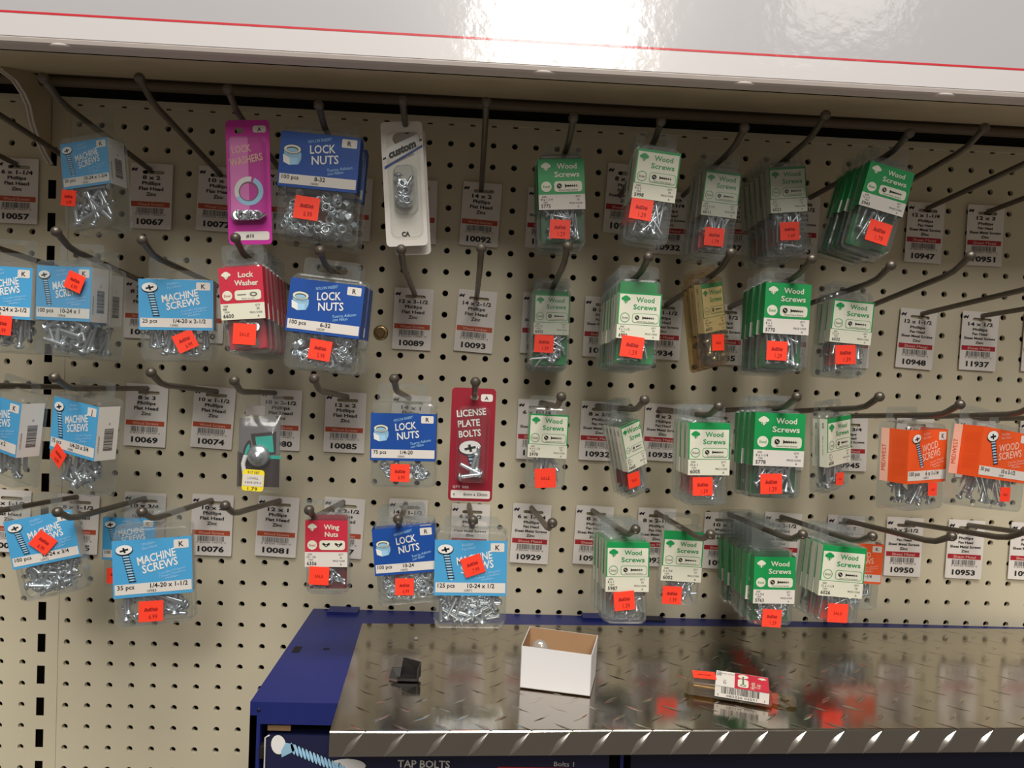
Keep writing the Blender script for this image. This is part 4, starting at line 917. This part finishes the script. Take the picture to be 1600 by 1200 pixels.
# ------------------------------------------------------------------ blue cabinet and diamond plate shelf
ZC = -.561; CX0 = .238; CX1 = 1.32; CF = -.254
b = MB()
b.box((CX0, CF, ZC-.012), (CX1, -.0015, ZC), 'cabinet_blue')                       # top panel
b.box((CX0, CF, ZC-.26), (CX0+.006, -.0015, ZC-.012), 'cabinet_blue')              # left side
b.box((CX0, CF, ZC-.26), (CX0+.009, CF+.02, ZC-.012), 'cabinet_blue')              # front stile
b.box((CX0+.009, CF, ZC-.0195), (CX1, CF+.02, ZC-.012), 'cabinet_blue')             # front rail
b.box((CX0+.006, CF+.05, ZC-.26), (CX1, CF+.054, ZC-.012), 'void')
b.box((CX0+.02, -.022, ZC), (CX0+.055, -.0015, ZC+.0035), 'cabinet_blue')          # raised rear lug
b.box((.56, -.02, ZC), (.615, -.0015, ZC+.0035), 'cabinet_blue'); b.box((.625, -.018, ZC), (.66, -.0015, ZC+.002), 'cabinet_dark')
for px, py, sx_, sy_ in ((464, 1015, .006, .008), (510, 1014, .005, .002)):
    c = atz(px, py, ZC); b.box((c.x-sx_/1.6, c.y-sy_, ZC-.001), (c.x+sx_/1.6, c.y+sy_, ZC+.0003), 'void')
b.box((CX0+.0085, CF-.0002, ZC-.050), (CX0+.012, CF+.01, ZC-.040), 'void')
b.lathe([(.0016, 0), (.0016, .0006), (.0001, .0006)], 'cabinet_dark', 10, 'y', O=(CX0+.0075, CF, ZC-.007))
body = thing('bolt_cabinet', (CX0, CF, ZC-.26)); tag(body, 'deep blue plastic bolt cabinet standing against the pegboard under the metal shelf', 'cabinet')
def child(b, nm, par, label=None):
    o = b.obj(nm, par, label=label); o.location = -Vector(par.location) if par.parent is None else (0, 0, 0); return o
child(b, 'body', body)
b = MB(); x0, x1 = CX0+.0125, 1.27; zt_ = ZC-.031; dy = CF+.004
b.rings([rr(x0, ZC-.2, .555, zt_, .004, dy+.012), rr(x0, ZC-.2, .555, zt_, .004, dy)], 'navy', smooth=False)
b.tube([(x0+.0005, dy-.0005, ZC-.2), (x0+.0005, dy-.0005, zt_-.002), (x0+.004, dy-.0005, zt_)], .0008, 'paper', 6)
b.frame(O=(0, dy, 0))
def pxy(px, py): c = at(px, py, -dy); return c.x, c.z
hx, hz = pxy(437, 1165); s = .0075
b.ell(hx-.001, hz+.001, s*.95, s*1.25, 'ink', 2, rot=.15); b.ell(hx-.001, hz+.001, s*.85, s*1.15, 'white', 3, rot=.15)
b.poly([(hx+s*.3, hz-s*1.35), (hx+s*1.7, hz-s*.6), (hx+s*1.75, hz+s*.2), (hx+s*.7, hz+s*.4), (hx+s*.2, hz-.6*s)], 'steel_blue', 4)
for k in range(15):
    cx, cz = hx+s*1.5+k*.0033, hz-s*.3-k*.00135; b.ell(cx, cz, .0017, .0062, 'ink', 2+k % 2, rot=.3); b.ell(cx+.0003, cz, .0012, .0056, 'pale_blue', 4+k % 2, rot=.3)
hx, hz = pxy(543, 1196); b.ell(hx, hz, .017, .007, 'ink', 2); b.ell(hx, hz, .0162, .0062, 'white', 3); b.ell(hx, hz-.005, .012, .005, 'steel_blue', 2)
tx, tz = pxy(662, 1199); b.text('TAP BOLTS', tx, tz, .0065, 'paper', 3, w=.046, bold=.02)
tx, tz = pxy(881, 1197); b.text('Bolts 1', tx, tz, .0042, 'paper', 3, w=.018)
x_, z_ = pxy(778, 1199); x2_, _ = pxy(912, 1199); b.rect(x_, z_-.012, x2_, z_+.0008, 'label_red', 2)
child(b, 'drawer_label', body, 'navy drawer label with printed bolts and the words TAP BOLTS')
b = MB(); b.box((.565, dy, ZC-.2), (.568, dy+.01, zt_), 'cabinet_blue'); b.box((1.0, dy, ZC-.2), (1.012, dy+.01, zt_+.01), 'cabinet_blue')
b.box((.575, dy+.002, ZC-.2), (.99, dy+.012, zt_), 'cabinet_dark'); b.box((1.02, dy+.002, ZC-.2), (x1, dy+.012, zt_), 'cabinet_dark'); child(b, 'drawer', body)
b = MB(); b.box((CX0+.014, dy+.002, zt_+.003), (CX0+.034, dy+.004, zt_+.0075), 'kraft'); child(b, 'drawer_lip', body, 'torn cream edge of the drawer label')

# aluminium tread plate: surface, folded front lip, raised lozenges
PZ = -.5560; yaw_p = radians(2.9)
PL0 = atz(515, 1143, PZ)
plate = thing('tread_plate_shelf', (PL0.x, PL0.y, PZ), (0, 0, yaw_p)); tag(plate, 'shiny aluminium diamond tread plate shelf lying on the blue cabinet', 'shelf')
PWID, PDEP, LIP = .95, .252, .0205
b = MB()
rows = []
for k in range(5): a = radians(90*k/4); rows.append((-.0018*sin(a) if False else .002-.002*sin(a), -.002+.002*cos(a)))
prof = [(PDEP, 0), (.002, 0)]+[(.002-.002*sin(radians(18*k)), -.002+.002*cos(radians(18*k))) for k in range(1, 6)]+[(0, -LIP)]
inner = [(y+.0015 if i > 1 else y, z-.0015 if i < 7 else z) for i, (y, z) in enumerate(prof)][::-1]
pr = prof+inner
b.rings([[(0, y, z) for y, z in pr], [(PWID, y, z) for y, z in pr]], 'plate', smooth=False)
def lozenge(cx, cy, ang, L=.027, Wd=.0048, h=.0011, front=False):
    c, s = cos(ang), sin(ang); V = []; n = 8; Q = ((-1, 0), (-.6, .62), (-.2, .95), (.2, .95), (.6, .62), (1, 0)) if front else ((-1, 0), (-.45, .85), (0, 1), (.45, .85), (1, 0)); m = len(Q)
    for k in range(n+1):
        t = -1+2*k/n; ww = Wd*.5*max(0, 1-abs(t)**1.6); hh_ = h*max(0, 1-abs(t)**1.6)
        for q, hq in Q:
            u, v = t*L/2, q*ww; x, y = cx+u*c-v*s, cy+u*s+v*c
            V.append((x, -hh_*hq-.00005, y) if front else (x, y, hh_*hq+.00005))
    F = []
    for k in range(n):
        for q in range(m-1): F.append((k*m+q, (k+1)*m+q, (k+1)*m+q+1, k*m+q+1))
    b.add(V, F, 'plate_worn_lit' if front else 'plate', True)
px_ = .0335
for i in range(28):
    x = .018+i*px_
    if x > PWID-.01: break
    lozenge(x, -LIP*.5-.001, radians(50), L=.0255, Wd=.0066, h=.0030, front=True)
    for j in range(15):
        y = .006+j*.0167
        xx = x+.004+(px_/2 if j % 2 else 0)
        if y < PDEP-.008 and xx < PWID-.012: lozenge(xx, y, radians(-42 if j % 2 == 0 else 42), L=.020, Wd=.0042, h=.00040)
b.obj('plate', plate)

# ------------------------------------------------------------------ open carton on the shelf
FL, FR_, BR_ = atz(812, 1076, PZ), atz(922, 1090, PZ), atz(935, 1057, PZ)
ya = atan2(FR_.y-FL.y, FR_.x-FL.x); Wb = (FR_-FL).length; Db = .047; Hb = .0385
ct = thing('open_carton', FL+Vector((0, 0, .0012)), (0, 0, ya)); tag(ct, 'small open white cardboard box with brown inside standing on the tread plate', 'box')
b = MB(); t = .0006
def wall(P, m_out, m_in, nrm):
    P = [Vector(p) for p in P]; n = Vector(nrm)
    b.rings([P, [p-n*t for p in P]], m_out, cap0=True, cap1=False, smooth=False); b.add([p-n*t*1.02 for p in P], [(0, 1, 2, 3)], m_in)
wall([(0, 0, 0), (Wb, 0, 0), (Wb, 0, Hb*.97), (0, 0, Hb)], 'carton_white', 'kraft', (0, -1, 0))
wall([(Wb, 0, 0), (Wb, Db, 0), (Wb+.001, Db, Hb*1.02), (Wb, 0, Hb*.97)], 'carton_white', 'kraft', (1, 0, 0))
wall([(Wb, Db, 0), (0, Db, 0), (-.001, Db, Hb*1.06), (Wb+.001, Db, Hb*1.02)], 'carton_white', 'kraft', (0, 1, 0))
wall([(0, Db, 0), (0, 0, 0), (0, 0, Hb), (-.001, Db, Hb*1.06)], 'carton_white', 'kraft', (-1, 0, 0))
b.box((0, 0, 0), (Wb, Db, .0006), 'kraft'); b.obj('carton', ct)
b = MB(); R = []
for k in range(5): a = radians(90*k/4); R.append([(.016+.009*cos(a)*cos(f), .008+.006*cos(a)*sin(f), .032+.0115*sin(a)) for f in [2*pi*q/14 for q in range(14)]])
b.rings(R, 'frosted', cap0=False); b.box((.016, .003, .0010), (.017, .015, .031), 'thin_clear')
o = b.obj('plastic_blister', loc=ct.location, rot=(0, 0, ya)); tag(o, 'small empty clear plastic bubble standing inside the open white box', 'plastic piece')

# small pack lying on the shelf
A_, B_ = atz(1072, 1086, PZ), atz(1203, 1107, PZ); ya = atan2(B_.y-A_.y, B_.x-A_.x); L = (B_-A_).length; Dp, Hp = .036, .0115
pk = thing('cup_hook_pack', A_+Vector((0, 0, .0015)), (0, 0, ya)); tag(pk, 'small yellowed blister pack with red and white label lying on the tread plate', 'hardware pack')
b = MB()
def rrx(x0, y0, x1, y1, r, z, n=4):
    return [Vector((p.x, p.z, z)) for p in rr(x0, y0, x1, y1, r, 0, n)]
b.rings([rrx(-.002, -.001, L+.002, Dp+.001, .004, 0), rrx(-.002, -.001, L+.002, Dp+.001, .004, .0012), rrx(0, 0, L, Dp, .004, .0012), rrx(.0008, .0008, L-.0008, Dp-.0008, .004, Hp-.002), rrx(.003, .003, L-.003, Dp-.003, .003, Hp)], 'amber_plastic', smooth=False)
b.obj('blister', pk)
b = MB(); V = [(L+.002, .006), (L+.022, .008), (L+.022, Dp-.008), (L+.002, Dp-.006)]
b.frame(O=(L+.012, Dp/2, .0012), U=(1, 0, 0), V=(0, 1, 0), N=(0, 0, 1))
sheet = MB(); sheet_with_slot(sheet, -.011, -.012, .011, .012, 0, .001, 0, .008, .014, 'amber_plastic', t=.0006, r=.004)
me = sheet.mesh('hang_tab'); link('hang_tab', me, pk, (L+.012, Dp/2, .0012), (-pi/2, 0, 0))
b = MB(); x0, x1 = L*.345, L*.985; zt_ = Hp+.0004; e = .0004
b.box((x0, -e, .002), (x1, 0, zt_), 'paper'); b.box((x0, -e, zt_-.0003), (x1, Dp+e, zt_), 'paper')
LW = x1-x0
b.frame(O=(x0, -e, .0018), U=(1, 0, 0), V=(0, 0, 1), N=(0, -1, 0)); barcode(b, LW*.12, Hp*.34, LW*.84, Hp*.86, 1, 9); b.text('082236 03551', LW*.50, Hp*.10, Hp*.17, 'ink', 1, w=LW*.56); b.text('0', LW*.06, Hp*.12, Hp*.16, 'ink', 1); b.text('3', LW*.92, Hp*.12, Hp*.16, 'ink', 1)
b.frame(O=(x0, -e, zt_), U=(1, 0, 0), V=(0, 1, 0), N=(0, 0, 1)); Dq = Dp
b.rect(LW*.36, 0, LW, Dq, 'red', 1); b.rect(LW*.42, Dq*.1, LW*.62, Dq*.62, 'cream', 2, r=.003); b.ell(LW*.52, Dq*.8, LW*.1, Dq*.13, 'cream', 2)
b.ring(LW*.52, Dq*.22, .0016, .0026, 'ink_grey', 3); b.rect(LW*.505, Dq*.3, LW*.535, Dq*.8, 'ink_grey', 3)
b.text('Cup', LW*.84, Dq*.30, LW*.09, 'cream', 2, rot=pi/2); b.text('Hooks', LW*.74, Dq*.30, LW*.09, 'cream', 2, rot=pi/2); tree(b, LW*.88, Dq*.82, .0038, 'cream', 2)
b.text('3551', LW*.10, Dq*.8, LW*.08, 'ink', 2, rot=pi/2); b.text('PRICE CODE', LW*.22, Dq*.82, LW*.04, 'ink', 2); b.text('QTY 2', LW*.2, Dq*.3, LW*.05, 'ink', 2, rot=pi/2)
b.obj('label_card', pk)
b = MB(); b.frame(O=(L*.2, Dp*.55, Hp+.0003), U=(1, 0, 0), V=(0, 1, 0), N=(0, 0, 1)); b.rect(-.0105, -.009, .0105, .009, 'neon', 1, rot=.15); b.rect(-.006, -.001, .006, .001, 'neon_ink', 2, rot=.15); b.obj('price_sticker', pk)
for k in range(3):
    b = MB(); b.tube([(L*.08, Dp*(.25+.2*k), .005), (L*.6, Dp*(.25+.2*k), .005)]+[(L*.6+.003*sin(a), Dp*(.25+.2*k), .008-.003*cos(a)) for a in (.8, 1.6, 2.4, 3.2)], .0012, 'brass', 8); b.obj('cup_hook', pk)

# black plastic piece
c = atz(628, 1062, PZ); b = MB()
b.box((-.004, -.006, .0012), (.015, .008, .0035), 'black_plastic')
b.rings([[(-.002, .006, .003), (.016, .003, .003), (.016, .003, .016), (.0, .007, .018)], [(-.002, .0072, .003), (.016, .0042, .003), (.016, .0042, .016), (.0, .0082, .018)]], 'black_plastic', smooth=False)
b.rings([[(.016, .003, .003), (.014, -.006, .003), (.014, -.006, .011), (.016, .003, .016)], [(.0172, .003, .003), (.0152, -.006, .003), (.0152, -.006, .011), (.0172, .003, .016)]], 'black_plastic', smooth=False)
b.rings([[(-.012, .0, .0012), (-.002, -.004, .0012), (-.001, .004, .010), (-.010, .006, .009)], [(-.012, .001, .0012), (-.002, -.003, .0012), (-.001, .005, .010), (-.010, .007, .009)]], 'black_plastic', smooth=False)
o = b.obj('plastic_clip', loc=c); tag(o, 'small bent black plastic clip lying on the left part of the tread plate', 'plastic clip')
b = MB(); b.lathe([(.0001, 0), (.0018, 0), (.0022, .0012), (.0014, .0025), (.0001, .0028)], 'paper', 10); o = b.obj('plastic_pellet', loc=atz(650, 999, PZ)+Vector((0, 0, .0002))); tag(o, 'tiny white pellet lying on the tread plate behind the black clip', 'debris')
